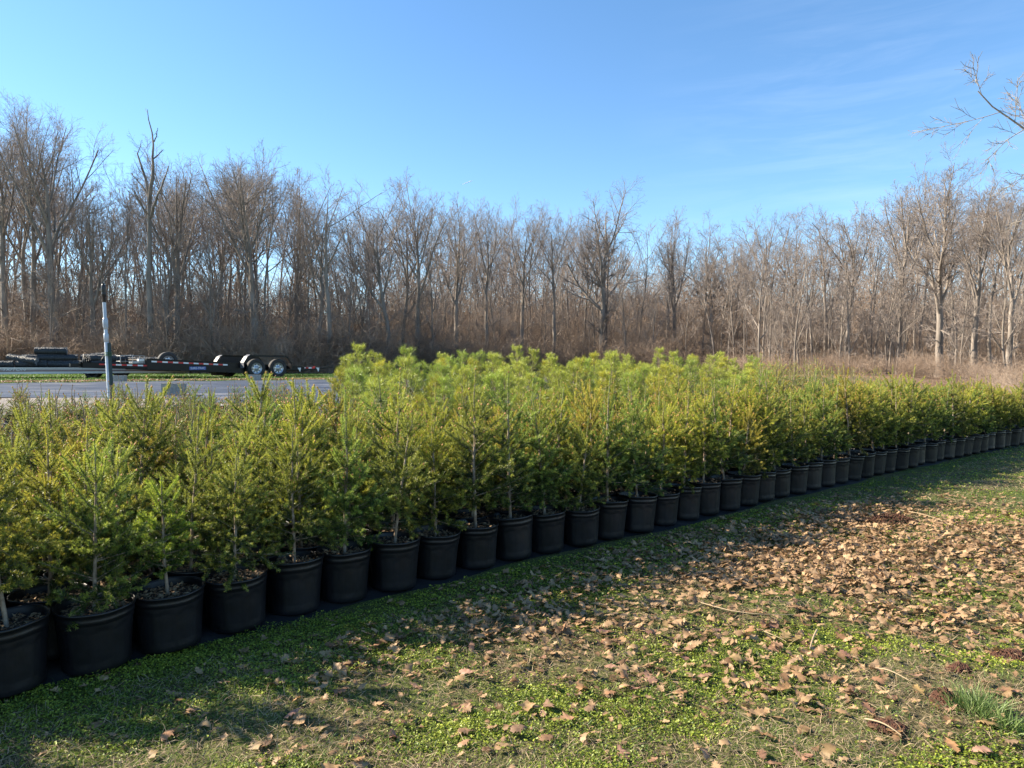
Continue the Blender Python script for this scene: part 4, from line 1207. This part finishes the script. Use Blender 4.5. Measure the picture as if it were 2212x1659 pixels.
def low_trailer():
    TH = R_(27)
    ox, oy = -16.1, 26.6
    root = empty('deck_trailer', (ox, oy, float(hgt(ox, oy))), TH)
    tag(root, 'low silver deck trailer with a maroon stripe, loaded with black rolls', 'trailer')
    g = Geo(); box(g, -4.9, 3.4, 0.0, 0.05, 0.18, 0.45, zs=(0.22, 0.40)); box(g, -4.9, 3.4, 2.25, 2.30, 0.24, 0.45, zs=(0.25, 0.40))
    box(g, -4.95, -4.9, 0, 2.3, 0.24, 0.45)
    box(g, -4.9, 3.4, -0.02, 0.0, 0.425, 0.452, zs=(0.375, 0.402))
    link('side_rail', g.mesh('side_rail', [M_alu], smooth=False), root)
    g = Geo(); box(g, -4.9, 3.3, -0.006, -0.001, 0.285, 0.33, zs=(0.285, 0.315)); box(g, -4.9, 3.3, -0.006, -0.001, 0.355, 0.368, zs=(0.335, 0.345)); link('stripe', g.mesh('stripe', [M_maroon], smooth=False), root)
    g = Geo(); box(g, -4.88, 3.35, 0.06, 2.24, 0.36, 0.40, zs=(0.34, 0.375)); link('deck', g.mesh('deck', [M_plank], smooth=False), root)
    g = Geo()
    for t in (-3.9, -2.9, -1.9, -0.9, 0.4, 1.4, 2.4): box(g, t, t + 0.08, 0.055, 2.24, 0.22, 0.35)
    box(g, -0.3, 1.3, 0.25, 0.35, 0.18, 0.30)
    link('cross_member', g.mesh('cross_member', [M_black], smooth=False), root)
    for t in (0.0, 0.95):
        wheel(root, t, 0.12, 0.265, 0.265, 0.16, -1, M_dark); wheel(root, t, 2.0, 0.265, 0.265, 0.16, 1, M_dark)
    te = link('lettering', text_mesh('TRITON', 0.17, M_white, shear=0.3), root)
    te.location = (-2.45, -0.012, 0.355); te.rotation_euler = (R_(90), 0, 0); te.scale = (1.15, 0.85, 1)
    return root, TH
lt, LTH = low_trailer()

def roll_mesh(seed, L, r):
    rg = np.random.default_rng(seed)
    g = Geo(); n, K = 28, 40
    a = np.arange(n) * 2 * np.pi / n
    xs = np.linspace(-L / 2, L / 2, K)
    sag = -0.02 * np.cos(xs / L * 3.1) * 0
    rr = r * (1 + 0.03 * np.sin(xs * 7 + seed) + 0.02 * np.sin(xs * 19))
    jag = rg.normal(0, 0.035, (K, n))
    R2 = rr[:, None] * (1 + jag) * np.where(np.sin(a)[None] < -0.6, 0.93, 1)
    ex = rg.normal(0, 0.012, n)
    V = np.stack([np.repeat(xs[:, None], n, 1) + np.where(np.arange(K)[:, None] == 0, ex, 0) - np.where(np.arange(K)[:, None] == K - 1, ex, 0), R2 * np.cos(a), R2 * np.sin(a) + r], -1).reshape(-1, 3)
    i = np.arange(K - 1)[:, None] * n; k = np.arange(n)[None]; k2 = (k + 1) % n
    g.add(V, Q=np.stack([i + k, i + k2, i + n + k2, i + n + k], -1).reshape(-1, 4))
    for e, xe in ((0, -L / 2), (1, L / 2)):                          # the wound ends: rings stepping in and out
        prof = [(r * 0.98, 0), (r * .85, .012), (r * .8, -.004), (r * .62, .012), (r * .56, -.006), (r * .38, .01), (r * .34, .03), (r * .16, .03), (r * .15, .16), (0.002, .16)]
        sgn = 1 if e == 0 else -1
        V = np.concatenate([np.stack([np.full(n, xe + sgn * d), q * np.cos(a), q * np.sin(a) + r], -1) for q, d in prof])
        i2 = np.arange(len(prof) - 1)[:, None] * n
        g.add(V, Q=np.stack([i2 + k, i2 + k2, i2 + n + k2, i2 + n + k], -1).reshape(-1, 4), mat=1)
    # loose threads along the crest, in a paler colour that paints its lit top
    N = 300; x = rg.uniform(-L / 2, L / 2, N); an = rg.normal(1.57, 0.55, N)
    b = np.stack([x, r * np.cos(an), r + r * np.sin(an)], -1); d = unit(np.stack([rg.normal(0, .8, N), np.cos(an), np.sin(an)], -1)) * rg.uniform(.015, .05, N)[:, None]
    w_ = unit(np.cross(d, rg.normal(size=(N, 3)))) * 0.006
    g.add(np.stack([b - w_, b + w_, b + d], 1).reshape(-1, 3), T=np.arange(3 * N).reshape(-1, 3), mat=1)
    return g.mesh('net_roll', [M_net, M_netend])
# (t along the trailer, y across, z of the underside above the deck, length, radius, tilt, turn, label)
rolls = [
 (-2.98, 0.30, .42, 0.95, .125, 0, 0, 'black netting roll at the left of the bottom layer'),
 (-1.95, 0.32, .42, 1.0, .13, 0, 0, 'black netting roll second along the bottom layer'),
 (-0.92, 0.32, .42, 1.0, .125, 0, 0, 'black netting roll third along the bottom layer'),
 (0.08, 0.34, .41, 0.97, .125, 0, 0, 'black netting roll in the bottom layer beside the pole'),
 (-1.15, 0.45, .66, 1.32, .13, 0, 3, 'long black netting roll in the second layer under the topmost one'),
 (-1.35, 0.50, .91, 1.04, .14, 0, -2, 'topmost black netting roll on the load'),
 (0.25, 0.50, .65, 1.15, .135, 0, 2, 'black netting roll in the second layer left of the pole'),
 (0.05, 1.05, .74, 0.95, .12, 8, 0, 'black netting roll tipped up behind the second layer'),
 (1.95, 0.75, .56, 1.45, .135, 0, 0, 'long black netting roll behind the tongue of the black trailer'),
 (0.95, 1.0, .64, 0.95, .13, 5, 0, 'black netting roll sloping up behind the pole'),
 (-2.25, 0.4, .58, 1.05, .14, -9, -25, 'open ended black netting roll sloping at the left end of the load'),
 (-1.95, 1.0, .66, 0.8, .125, 0, 0, 'black netting roll half hidden behind the left of the load'),
 (-0.6, 1.0, .42, 3.0, .14, 0, 0, 'black netting roll lying behind the bottom layer'),
]
ca, sa = math.cos(LTH), math.sin(LTH)
zb = lt.location.z
for k, (t, y, z, L, r, tilt, turn, lab) in enumerate(rolls):
    x, yy = lt.location.x + t * ca - y * sa, lt.location.y + t * sa + y * ca
    o = link('netting_roll', roll_mesh(500 + k, L, r), None, (x, yy, zb + z))
    o.rotation_euler = (0, -R_(tilt), LTH + R_(turn))
    tag(o, lab, 'roll', 'rolls of black netting on the silver trailer')

# ---------------------------------------------------------------- concrete blocks, standpipe
def block_mesh():
    g = Geo(); L, D, H = 0.39, 0.19, 0.19; w_ = 0.032
    box(g, -L / 2, L / 2, -D / 2, -D / 2 + w_, 0, H); box(g, -L / 2, L / 2, D / 2 - w_, D / 2, 0, H)
    for x in (-L / 2 + w_ / 2, 0, L / 2 - w_ / 2): box(g, x - w_ / 2 + 0.001 * (x < 0), x + w_ / 2 - 0.001 * (x > 0), -D / 2 + w_, D / 2 - w_, 0.002, H - 0.002)
    return g.mesh('concrete_block', [M_cmu], smooth=False)
bm_ = block_mesh()
for (u, Y, rz, lab) in [(-0.487, 12.4, 0.33, 'tan hollow concrete block on the near edge of the empty cloth'),
                        (-0.566, 21.2, 0.0, 'grey concrete block on the far edge of the cloth below the trailer tongue'),
                        (-0.371, 22.5, 0.15, 'concrete block on the cloth edge in front of the trailer wheels'),
                        (-0.246, 20.2, 0.1, 'concrete block on the cloth edge beside the first pines')]:
    x = u * Y
    o = link('concrete_block', bm_, None, (x, Y, float(hgt(x, Y)) + (0.045 if Y < 13 else 0.03)), rz)
    tag(o, lab, 'block', 'concrete blocks holding down the cloth')

def standpipe():
    Y = 11.3; x = -0.58 * Y
    zg = float(hgt(x, Y))
    root = empty('standpipe', (x, Y, zg)); root.rotation_euler = (0, R_(-2.2), 0)
    root.scale = (0.94, 0.94, 0.94)
    tag(root, 'leaning white plastic standpipe with a black cap beside the trailers', 'standpipe')
    Mp = noise_mat('white_pvc', (0.36, 0.41, 0.47), (0.52, 0.56, 0.60), scale=5, rough=0.35)
    Mg = mat('dark_green_post', (0.012, 0.035, 0.035), 0.6)
    def lz(g, pr, mt=0, cx=0, cy=0, n=24):
        a = np.arange(n) * 2 * np.pi / n
        V = np.concatenate([np.stack([cx + r * np.cos(a), cy + r * np.sin(a), np.full(n, z)], -1) for r, z in pr])
        i = np.arange(len(pr) - 1)[:, None] * n; k = np.arange(n)[None]; k2 = (k + 1) % n
        g.add(V, Q=np.stack([i + k, i + k2, i + n + k2, i + n + k], -1).reshape(-1, 4), mat=mt)
    g = Geo(); lz(g, [(.033, -.1), (.033, 1.05), (.028, 1.06), (.028, 1.70)]); link('pipe', g.mesh('pipe', [Mp]), root)
    g = Geo(); lz(g, [(.028, 1.02), (.038, 1.02), (.038, 1.16), (.031, 1.165)]); lz(g, [(.028, 1.24), (.036, 1.24), (.036, 1.27), (.041, 1.275), (.041, 1.40), (.036, 1.41), (.036, 1.43), (.028, 1.43)])
    link('coupling', g.mesh('coupling', [Mp]), root)
    g = Geo(); lz(g, [(.024, 1.69), (.024, 1.80), (.033, 1.80), (.035, 1.86), (.031, 1.87), (.034, 1.88), (.036, 1.96), (.030, 2.0), (.018, 2.02), (.002, 2.025)]); link('cap', g.mesh('cap', [mat('black_cap', (.012, .012, .013), .4)]), root)
    g = Geo(); box(g, 0.030, 0.062, -0.026, 0.026, -.1, 1.00); link('post', g.mesh('post', [Mg], smooth=False), root)
    g = Geo()
    for z in (0.78, 0.80, 0.83): lz(g, [(.0, z), (.06, z), (.06, z + .008), (.0, z + .008)], cx=0.022)
    link('tie', g.mesh('tie', [mat('green_wire', (.03, .12, .03), .5)]), root)
standpipe()

#@@LAWN
# ---------------------------------------------------------------- lawn cover, fallen leaves, small things
def leafdens(x, y):
    d = np.exp(-(((x - 2.7) * 0.80 + (y - 5.15) * 0.60) / 2.3) ** 2 - ((-(x - 2.7) * 0.60 + (y - 5.15) * 0.80) / 1.12) ** 2)
    d2 = 0.30 * np.exp(-((pdist(x, y) + 0.75) / 0.35) ** 2) * (x > -0.9) * (x < 4)
    d3 = 0.35 * np.exp(-((x - 3.6) / 1.2) ** 2 - ((y - 3.9) / 0.9) ** 2) + 0.26 * np.exp(-((x - 0.7) / 1.3) ** 2 - ((y - 3.7) / 0.7) ** 2)
    n = 0.5 + 0.5 * np.sin(x * 3.1 + 1.7 * np.sin(y * 2.3)) * np.sin(y * 3.7 + 1.3 * np.sin(x * 2.9))
    return np.clip((d + d2 + d3) * (0.45 + 0.85 * n) + 0.038, 0, 1) * (1 - np.exp(-((x - 3.41) / 0.22) ** 2 - ((y - 6.2) / 0.16) ** 2))

def vis_pts(N, y0, y1, rg, pw=1.0, pmax=-0.06, margin=0.25):
    y = y0 + (y1 - y0) * rg.uniform(0, 1, N) ** pw
    x = rg.uniform(-1, 1, N) * (0.7373 * y + margin)
    keep = pdist(x, y) < pmax
    return x[keep], y[keep]

def patch(x, y, a, b):
    return 0.5 + 0.25 * np.sin(a * x + 2.1 * np.sin(b * y)) + 0.25 * np.sin(b * y * 1.3 + 1.9 * np.sin(a * 0.8 * x + 1))

rg = np.random.default_rng(5)
def cover():
    g = Geo()
    xs, ys = [], []
    for (N, a, b) in ((270000, 1.9, 4.2), (160000, 4.2, 7.0), (80000, 7.0, 15.0)):
        x, y = vis_pts(N, a, b, rg); xs.append(x); ys.append(y)
    x = np.concatenate(xs); y = np.concatenate(ys)
    dn = patch(x, y, 2.7, 3.3) * 0.6 + patch(x + 3, y - 2, 6.1, 7.3) * 0.4
    p = pdist(x, y)
    keep = rg.uniform(0, 1, len(x)) < np.clip((dn - 0.37) * 2.8, 0.03, 1) * (1 - 0.8 * leafdens(x, y)) + 0.6 * np.exp(-((p + 0.35) / 0.35) ** 2)
    x, y = x[keep], y[keep]; N = len(x)
    # clusters share a centre so that the cover forms small tufts
    z = lawn(x, y) + rg.uniform(0.003, 0.034, N) * (0.25 + 1.3 * patch(x, y, 13, 11) * patch(x, y, 29, 31))
    s = rg.uniform(0.0028, 0.0072, N) * np.where(y > 7, 1.9, np.where(y > 4.2, 1.35, 1.0))
    nrm = unit(np.stack([rg.normal(0, .5, N), rg.normal(0, .5, N), np.ones(N)], -1))
    u = unit(np.cross(nrm, rg.normal(size=(N, 3)))); v = np.cross(nrm, u)
    c = np.stack([x, y, z], -1)
    up = np.array([0, 0, 1.0]) * (s * 0.35)[:, None]
    V = np.stack([c - u * s[:, None], c - v * s[:, None] * .75 + up, c + u * s[:, None] * 1.1, c + v * s[:, None] * .75 + up], 1)
    t = np.repeat(rg.uniform(0.1, 0.9, N) * 0.6 + 0.4 * patch(x, y, 1.1, 1.7), 4)
    g.add(V.reshape(-1, 3), Q=np.arange(4 * N).reshape(-1, 4), a=t)
    return g.mesh('clover', [M_clover], smooth=False), N
me, n1 = cover()
tag(link('clover', me), 'low green clover and chickweed growing over the turf', 'ground cover', None, 'stuff')

def blades(N, y0, y1, Lr, w0, flat, m, name, pw=1.2, dens=None, region=None, pmax=-0.10):
    if region is None: x, y = vis_pts(N, y0, y1, rg, pw, pmax)
    else: x, y = region
    if dens is not None:
        k = rg.uniform(0, 1, len(x)) < dens(x, y); x, y = x[k], y[k]
    N = len(x)
    sc = np.clip(y / 4.0, 1.0, 6.0)
    L = rg.uniform(*Lr, N); az = rg.uniform(0, 6.28, N); el = np.abs(rg.normal(flat, 0.3, N))
    d = np.stack([np.cos(az) * np.cos(el), np.sin(az) * np.cos(el), np.sin(el)], -1)
    side = unit(np.cross(d, np.array([0, 0, 1.0]) + rg.normal(0, .4, (N, 3)))) * (w0 * sc * rg.uniform(.6, 1.2, N))[:, None]
    b = np.stack([x, y, lawn(x, y) + rg.uniform(0.0, 0.012, N)], -1)
    mid = b + d * (L * 0.55)[:, None] + np.array([0, 0, 1.0]) * (L * 0.06)[:, None]
    tip = b + d * L[:, None] - np.array([0, 0, 1.0]) * (L * 0.10)[:, None]
    tip[:, 2] = np.maximum(tip[:, 2], b[:, 2])
    V = np.stack([b - side, b + side, mid + side * .8, mid - side * .8, tip], 1).reshape(-1, 3)
    i = np.arange(N)[:, None] * 5
    g = Geo(); g.add(V, Q=i + np.array([[0, 1, 2, 3]]), T=i + np.array([[3, 2, 4]]), a=np.repeat(rg.uniform(0.05, 0.95, N), 5))
    return g.mesh(name, [m], smooth=False)
dn_straw = lambda x, y: np.clip((0.62 - patch(x, y, 2.7, 3.3) * 0.6 - patch(x + 3, y - 2, 6.1, 7.3) * 0.4) * 2.6 + 0.35, 0.10, 1) * (pdist(x, y) < -0.3)
tag(link('dead_grass', blades(170000, 1.9, 14, (0.02, 0.075), 0.0011, 0.15, M_straw, 'dead_grass', 1.5, dn_straw)), 'matted dead grass between the clover patches', 'dead grass', None, 'stuff')
tag(link('grass', blades(60000, 1.9, 15, (0.02, 0.06), 0.0011, 0.8, M_grass, 'grass', 1.4, lambda x, y: np.clip(patch(x, y, 1.3, 1.9) * 0.9 + (y > 6) * .3, 0, 1) * (1 - 0.85 * leafdens(x, y)))), 'short green grass blades in the turf', 'grass', None, 'stuff')
# verge in front of the trailers and under the wood edge
Nf = 60000
yv = rg.uniform(19.5, 38, Nf); xv = rg.uniform(-1.0, -0.05, Nf) * 0.76 * yv
ul = xv / yv
kd = yv - np.clip(20.0 + (ul + 0.68) / 0.41 * 3.6, 17, 27)
kv = (kd > 2.2) | ((kd > 0.2) & (kd < 0.9))
tag(link('grass', blades(0, 0, 0, (0.03, 0.10), 0.0014, 0.9, M_grass, 'verge_grass', region=(xv[kv], yv[kv]))), 'green grass verge around the trailers', 'grass', None, 'stuff')

# oak leaves
def leaf_shape(seed):
    rl = np.random.default_rng(seed)
    n = 13
    st = np.linspace(0, 1, n)
    wd = np.array([.0, .07, .17, .12, .30, .17, .36, .19, .30, .15, .20, .12, .0]) * rl.uniform(.75, 1.2, n) * rl.uniform(.65, 1.15)
    adv = np.array([0, 0, .08, 0, .10, 0, .10, 0, .10, 0, .06, 0, 0])
    L = 1.0
    cu, be, tw = rl.normal(0.2, .6), rl.normal(0, .5), rl.normal(0, .7)
    V = []
    for i in range(n):
        for sd in (-1, -0.45, 0, 0.45, 1):
            w_ = wd[i] * (1 if sd < 0 else rl.uniform(.85, 1.1)) * abs(sd)
            yy = st[i] - 0.5 + adv[i] * abs(sd) ** 1.5
            xx = w_ * (1 if sd > 0 else -1)
            z = cu * xx * xx * 1.6 + be * (yy ** 2) * 0.9 + tw * xx * yy + 0.035 * math.sin(yy * 14 + seed) * abs(sd) + rl.normal(0, .012)
            V.append((xx, yy, z))
    Q = []
    for i in range(n - 1):
        for j in range(4): a = i * 5 + j; Q.append((a, a + 1, a + 6, a + 5))
    V = np.array(V)
    stem = np.array([(-.012, -.5, 0), (.012, -.5, 0), (.008, -.72, .03), (-.008, -.72, .03)]); 
    Vs = np.concatenate([V, stem]); Q.append((65, 66, 67, 68))
    Vs[:, 2] -= np.percentile(Vs[:, 2], 12)
    return Vs, np.array(Q)
LS = [leaf_shape(k) for k in range(12)]
x, y = [], []
for (N, a, b) in ((22000, 1.9, 4.3), (64000, 4.3, 8.0), (16000, 8, 15)):
    q = vis_pts(N, a, b, rg, 1.0, -0.12); x.append(q[0]); y.append(q[1])
x = np.concatenate(x); y = np.concatenate(y)
k = rg.uniform(0, 1, len(x)) < leafdens(x, y) * 0.62
x, y = x[k], y[k]
size = rg.uniform(0.022, 0.088, len(x))
size = np.where(rg.uniform(0, 1, len(x)) < 0.35, size * 0.6, size)
app = size / y
order = np.argsort(-app)
LM = []
for j, (V, Q) in enumerate(LS):
    g = Geo(); g.add(V * 1.0, Q=Q, a=0.5); LM.append(g.mesh('fallen_leaf', [M_leaf], smooth=True))
gs = Geo()
random.seed(17)
nl_ = 0
for r_i, i in enumerate(order):
    j = random.randrange(12); s_ = float(size[i]); zz = float(lawn(x[i], y[i]))
    dn = float(leafdens(x[i], y[i]))
    ez, ex, ey = random.uniform(0, 6.28), random.gauss(0, 0.16 + 0.26 * min(1, dn)), random.gauss(0, 0.16 + 0.26 * min(1, dn))
    off = random.uniform(0.010, 0.022) + dn * random.uniform(0, 0.03)
    if r_i < 280:
        o = link('fallen_leaf', LM[j], None, (float(x[i]), float(y[i]), zz + off))
        o.rotation_euler = (ex, ey, ez); o.scale = (s_, s_, s_)
        f = random.uniform(0.7, 1.2); o.color = (f, f * random.uniform(.82, 1.1), f * random.uniform(.75, 1.15), 1)
        px = x[i] / y[i] * 1500 + 1106; py = 785 + EYE * 1500 / y[i]
        hw = ('large' if s_ > .09 else 'small' if s_ < .06 else 'middling') + (' curled' if abs(ex) + abs(ey) > .7 else ' flat') + (' reddish' if o.color[0] > o.color[1] * 1.08 else ' tan')
        LMK = [(2125, 1540, 'grass tuft'), (2052, 1540, 'brown root ball'), (1765, 1400, 'upright stick'), (1620, 1345, 'long bent stalk'), (1930, 1600, 'curved stalk by the corner'), (1930, 1133, 'dark soil heap'), (1845, 1230, 'stalk in the leaf drift'),
               (1930, 1480, 'stalk left of the grass tuft'), (1580, 1190, 'looping green wire')] + [(f[0] / f[1] * 1500 + 1106, 785 + EYE * 1500 / (f[1] - .15), ordinal(q + 1) + ' pot from left') for q, f in enumerate(vis_front[NOUT:NOUT + 24])]
        dd = [math.hypot(px - a, (py - b) * 1.6) for a, b, _ in LMK]; q = int(np.argmin(dd)); dx_, dy_ = px - LMK[q][0], (py - LMK[q][1])
        rel = ('right of' if dx_ > 0 else 'left of') if abs(dx_) > abs(dy_) else ('in front of' if dy_ > 0 else 'behind')
        tag(o, '%s leaf %s %s' % (hw, rel, LMK[q][2]), 'leaf', 'oak leaves in the drift' if dn > .35 else 'oak leaves scattered on the turf')
    else:
        V, Q = LS[j]
        M = np.array(Matrix.Rotation(ez, 3, 'Z') @ Matrix.Rotation(ey, 3, 'Y') @ Matrix.Rotation(ex, 3, 'X'))
        gs.add((V * s_) @ M.T + np.array([x[i], y[i], zz + off]), Q=Q, a=random.uniform(0.1, 0.95))
        nl_ += 1
o = link('leaf_litter', gs.mesh('leaf_litter', [M_leaf], smooth=True))
tag(o, 'litter of small tan oak leaves strewn over the lawn', 'leaf litter', None, 'stuff')
print('leaves', len(order), nl_)
# leaf scraps on the verge by the trailers
g = Geo()
N = 5200
yv = rg.uniform(0, 1, N); uu = rg.uniform(-0.75, -0.22, N)
yy = np.clip(20.0 + (uu + 0.68) / 0.41 * 3.6, 17, 27) + 0.7 + np.abs(rg.normal(0, 0.9, N)); xx = uu * yy
for q in range(N):
    V, Q = LS[q % 12]; s_ = rg.uniform(0.06, 0.13)
    M = np.array(Matrix.Rotation(rg.uniform(0, 6.28), 3, 'Z') @ Matrix.Rotation(rg.normal(0, .5), 3, 'Y'))
    g.add((V * s_) @ M.T + np.array([xx[q], yy[q], float(hgt(xx[q], yy[q])) + .03]), Q=Q, a=rg.uniform(.2, 1))
tag(link('leaf_litter', g.mesh('verge_litter', [M_leaf])), 'pale leaf litter blown against the far edge of the cloth', 'leaf litter', None, 'stuff')

# loose stalks, dug soil crumbs, the coarse grass tuft
def stalk(pts, r, lab):
    P = []
    for (px, py) in pts:
        Y = EYE * 1500 / (py - 785) ; X = (px - 1106) / 1500 * Y; P.append((X, Y, float(lawn(X, Y)) + 0.028))
    P = np.array(P); q = np.linspace(0, 1, len(P)); tt = np.linspace(0, 1, 12)
    P = np.stack([np.interp(tt, q, P[:, j]) for j in range(3)], -1)
    P[1:-1] = (P[:-2] + 2 * P[1:-1] + P[2:]) / 4
    P[:, 2] += 0.012 * np.sin(tt * 3.14)
    c0 = P[0].copy(); g = Geo(); tubes(g, (P - c0)[None], (r * np.linspace(1, .5, 12))[None], 6, a=0.9)
    tag(link('dry_stalk', g.mesh('dry_stalk', [M_straw]), None, tuple(c0)), lab, 'stalk', 'dry stalks on the lawn')
stalk([(1518, 1322), (1580, 1340), (1640, 1350), (1720, 1347)], .0035, 'long pale bent stalk lying across the thinning leaves')
stalk([(1772, 1378), (1764, 1400), (1757, 1422)], .006, 'short thick pale stick standing near upright in the turf')
stalk([(1640, 1378), (1670, 1392), (1705, 1402)], .003, 'short pale stalk below the long bent one')
stalk([(1893, 1465), (1930, 1480), (1975, 1500)], .0035, 'pale stalk in the turf left of the grass tuft')
stalk([(1880, 1582), (1920, 1600), (1960, 1618)], .004, 'curved pale stalk near the bottom right corner')
stalk([(1950, 1108), (2010, 1120), (2075, 1150)], .004, 'pale stalk behind the patch of dug soil')
stalk([(1815, 1192), (1840, 1235), (1880, 1252)], .004, 'curved stalk in the middle of the leaf drift')
stalk([(1545, 1185), (1560, 1192), (1600, 1190), (1603, 1170)], .003, 'looping green wire by the foot of the front pots')
def clump(px, py, rx, ry, h, lab):
    Y = EYE * 1500 / (py - 785); X = (px - 1106) / 1500 * Y
    gg = Geo(); rc = np.random.default_rng(int(px)); n = 900
    a = rc.uniform(0, 6.28, n); q = np.sqrt(rc.uniform(0, 1, n))
    bx, by = rx * q * np.cos(a), ry * q * np.sin(a); bz = h * (1 - q ** 2) * rc.uniform(.5, 1.1, n)
    s_ = rc.uniform(.003, .009, n)
    oc = np.array([(1, 0, 0), (0, 1, 0), (-1, 0, 0), (0, -1, 0), (0, 0, 1), (0, 0, -1.0)])
    T = np.array([(0, 1, 4), (1, 2, 4), (2, 3, 4), (3, 0, 4), (1, 0, 5), (2, 1, 5), (3, 2, 5), (0, 3, 5)])
    V = np.stack([bx, by, bz], -1)[:, None, :] + oc[None] * s_[:, None, None] * rc.uniform(.6, 1.4, (n, 6, 1))
    gg.add(V.reshape(-1, 3), T=(np.arange(n)[:, None, None] * 6 + T[None]).reshape(-1, 3))
    tag(link('soil_clump', gg.mesh('soil_clump', [M_peat], smooth=False), None, (X, Y, float(lawn(X, Y)) + .006)), lab, 'soil', 'clumps of dug soil on the lawn')
M_peat = noise_mat('dark_peat', (0.035, 0.014, 0.008), (0.13, 0.055, 0.03), scale=60, rough=0.95)
clump(1930, 1133, .24, .13, .08, 'dark heap of peaty soil in the middle of the leaf drift')
clump(2052, 1535, .055, .05, .05, 'round ball of brown root mass left of the grass tuft')
clump(1930, 1590, .07, .05, .02, 'crumbled brown soil left of the curved stalk')
clump(2195, 1432, .09, .05, .03, 'brown soil crumbs at the right edge behind the tuft')
clump(2085, 1462, .06, .03, .025, 'small brown soil crumbs behind the grass tuft')
def tuft(px, py, n, rad, hmax, lab, seed):
    Y = EYE * 1500 / (py - 785); X = (px - 1106) / 1500 * Y
    rt = np.random.default_rng(seed)
    b = np.concatenate([rt.normal(0, rad * .35, (n, 2)), np.zeros((n, 1))], 1)
    d = unit(np.concatenate([b[:, :2] / rad * .8 + rt.normal(0, .35, (n, 2)), np.ones((n, 1)) * .9], 1))
    P = walk(b, d, rt.uniform(.4, 1, n) * hmax, 5, .06, -.10, rt)
    side = unit(np.cross(d, rt.normal(size=(n, 3))))
    w_ = .0016 * np.array([1, 1, .8, .5, .1])
    A = P[:, :, None, :] + side[:, None, None, :] * (w_[None, :, None, None] * np.array([-1, 1])[None, None, :, None])
    i = np.arange(n)[:, None, None] * 10 + np.arange(4)[None, :, None] * 2
    Q = (i + np.array([[[0, 1, 3, 2]]])).reshape(-1, 4)
    gg = Geo(); gg.add(A.reshape(-1, 3), Q=Q, a=np.repeat(rt.uniform(0, .9, n), 10))
    tag(link('grass_tuft', gg.mesh('grass_tuft', [M_tuft], smooth=False), None, (X, Y, float(lawn(X, Y)))), lab, 'grass')
M_tuft = foliage_mat('bluish_grass', (0.08, 0.14, 0.03), (0.27, 0.34, 0.12), trans=0.3, rough=0.45, objcol=False, nscale=6, tlo=0.1, thi=1.0)
tuft(2125, 1560, 420, .12, .13, 'coarse bluish green grass tuft near the bottom right corner', 3)
tuft(2190, 1600, 200, .09, .10, 'smaller grass tuft at the right edge in front of the coarse one', 4)

# short far vapour trail
d0 = np.array([(998 - 1106) / 1500, 1.0, (785 - 402) / 1500]) * 4000; d1 = np.array([(1022 - 1106) / 1500, 1.0, (785 - 393) / 1500]) * 4000
g = Geo(); P = np.linspace(d0, d1, 6); tubes(g, (P - P[0])[None], np.array([[.4, 1.1, 1.6, 1.9, 1.8, .5]]), 8)
tag(link('vapour_trail', g.mesh('vapour_trail', [mat('ice_cloud', (.85, .87, .9), 1.0)]), None, tuple(P[0] + [0, 0, EYE])), 'short white vapour trail high over the wood', 'vapour trail')

# labels that came out alike: tell them apart from left to right
from collections import defaultdict
same = defaultdict(list)
bpy.context.view_layer.update()
for o in bpy.data.objects:
    if o.parent is None and o.get('label') and not o.get('kind'): same[o['label']].append(o)
for lab, os_ in same.items():
    if len(os_) < 2: continue
    os_.sort(key=lambda o: o.matrix_world.translation.x / max(o.matrix_world.translation.y, .1))
    for k, o in enumerate(os_):
        t = lab + ', ' + (ordinal(k + 1) + ' from left')
        if len(t.split()) <= 16: o['label'] = t
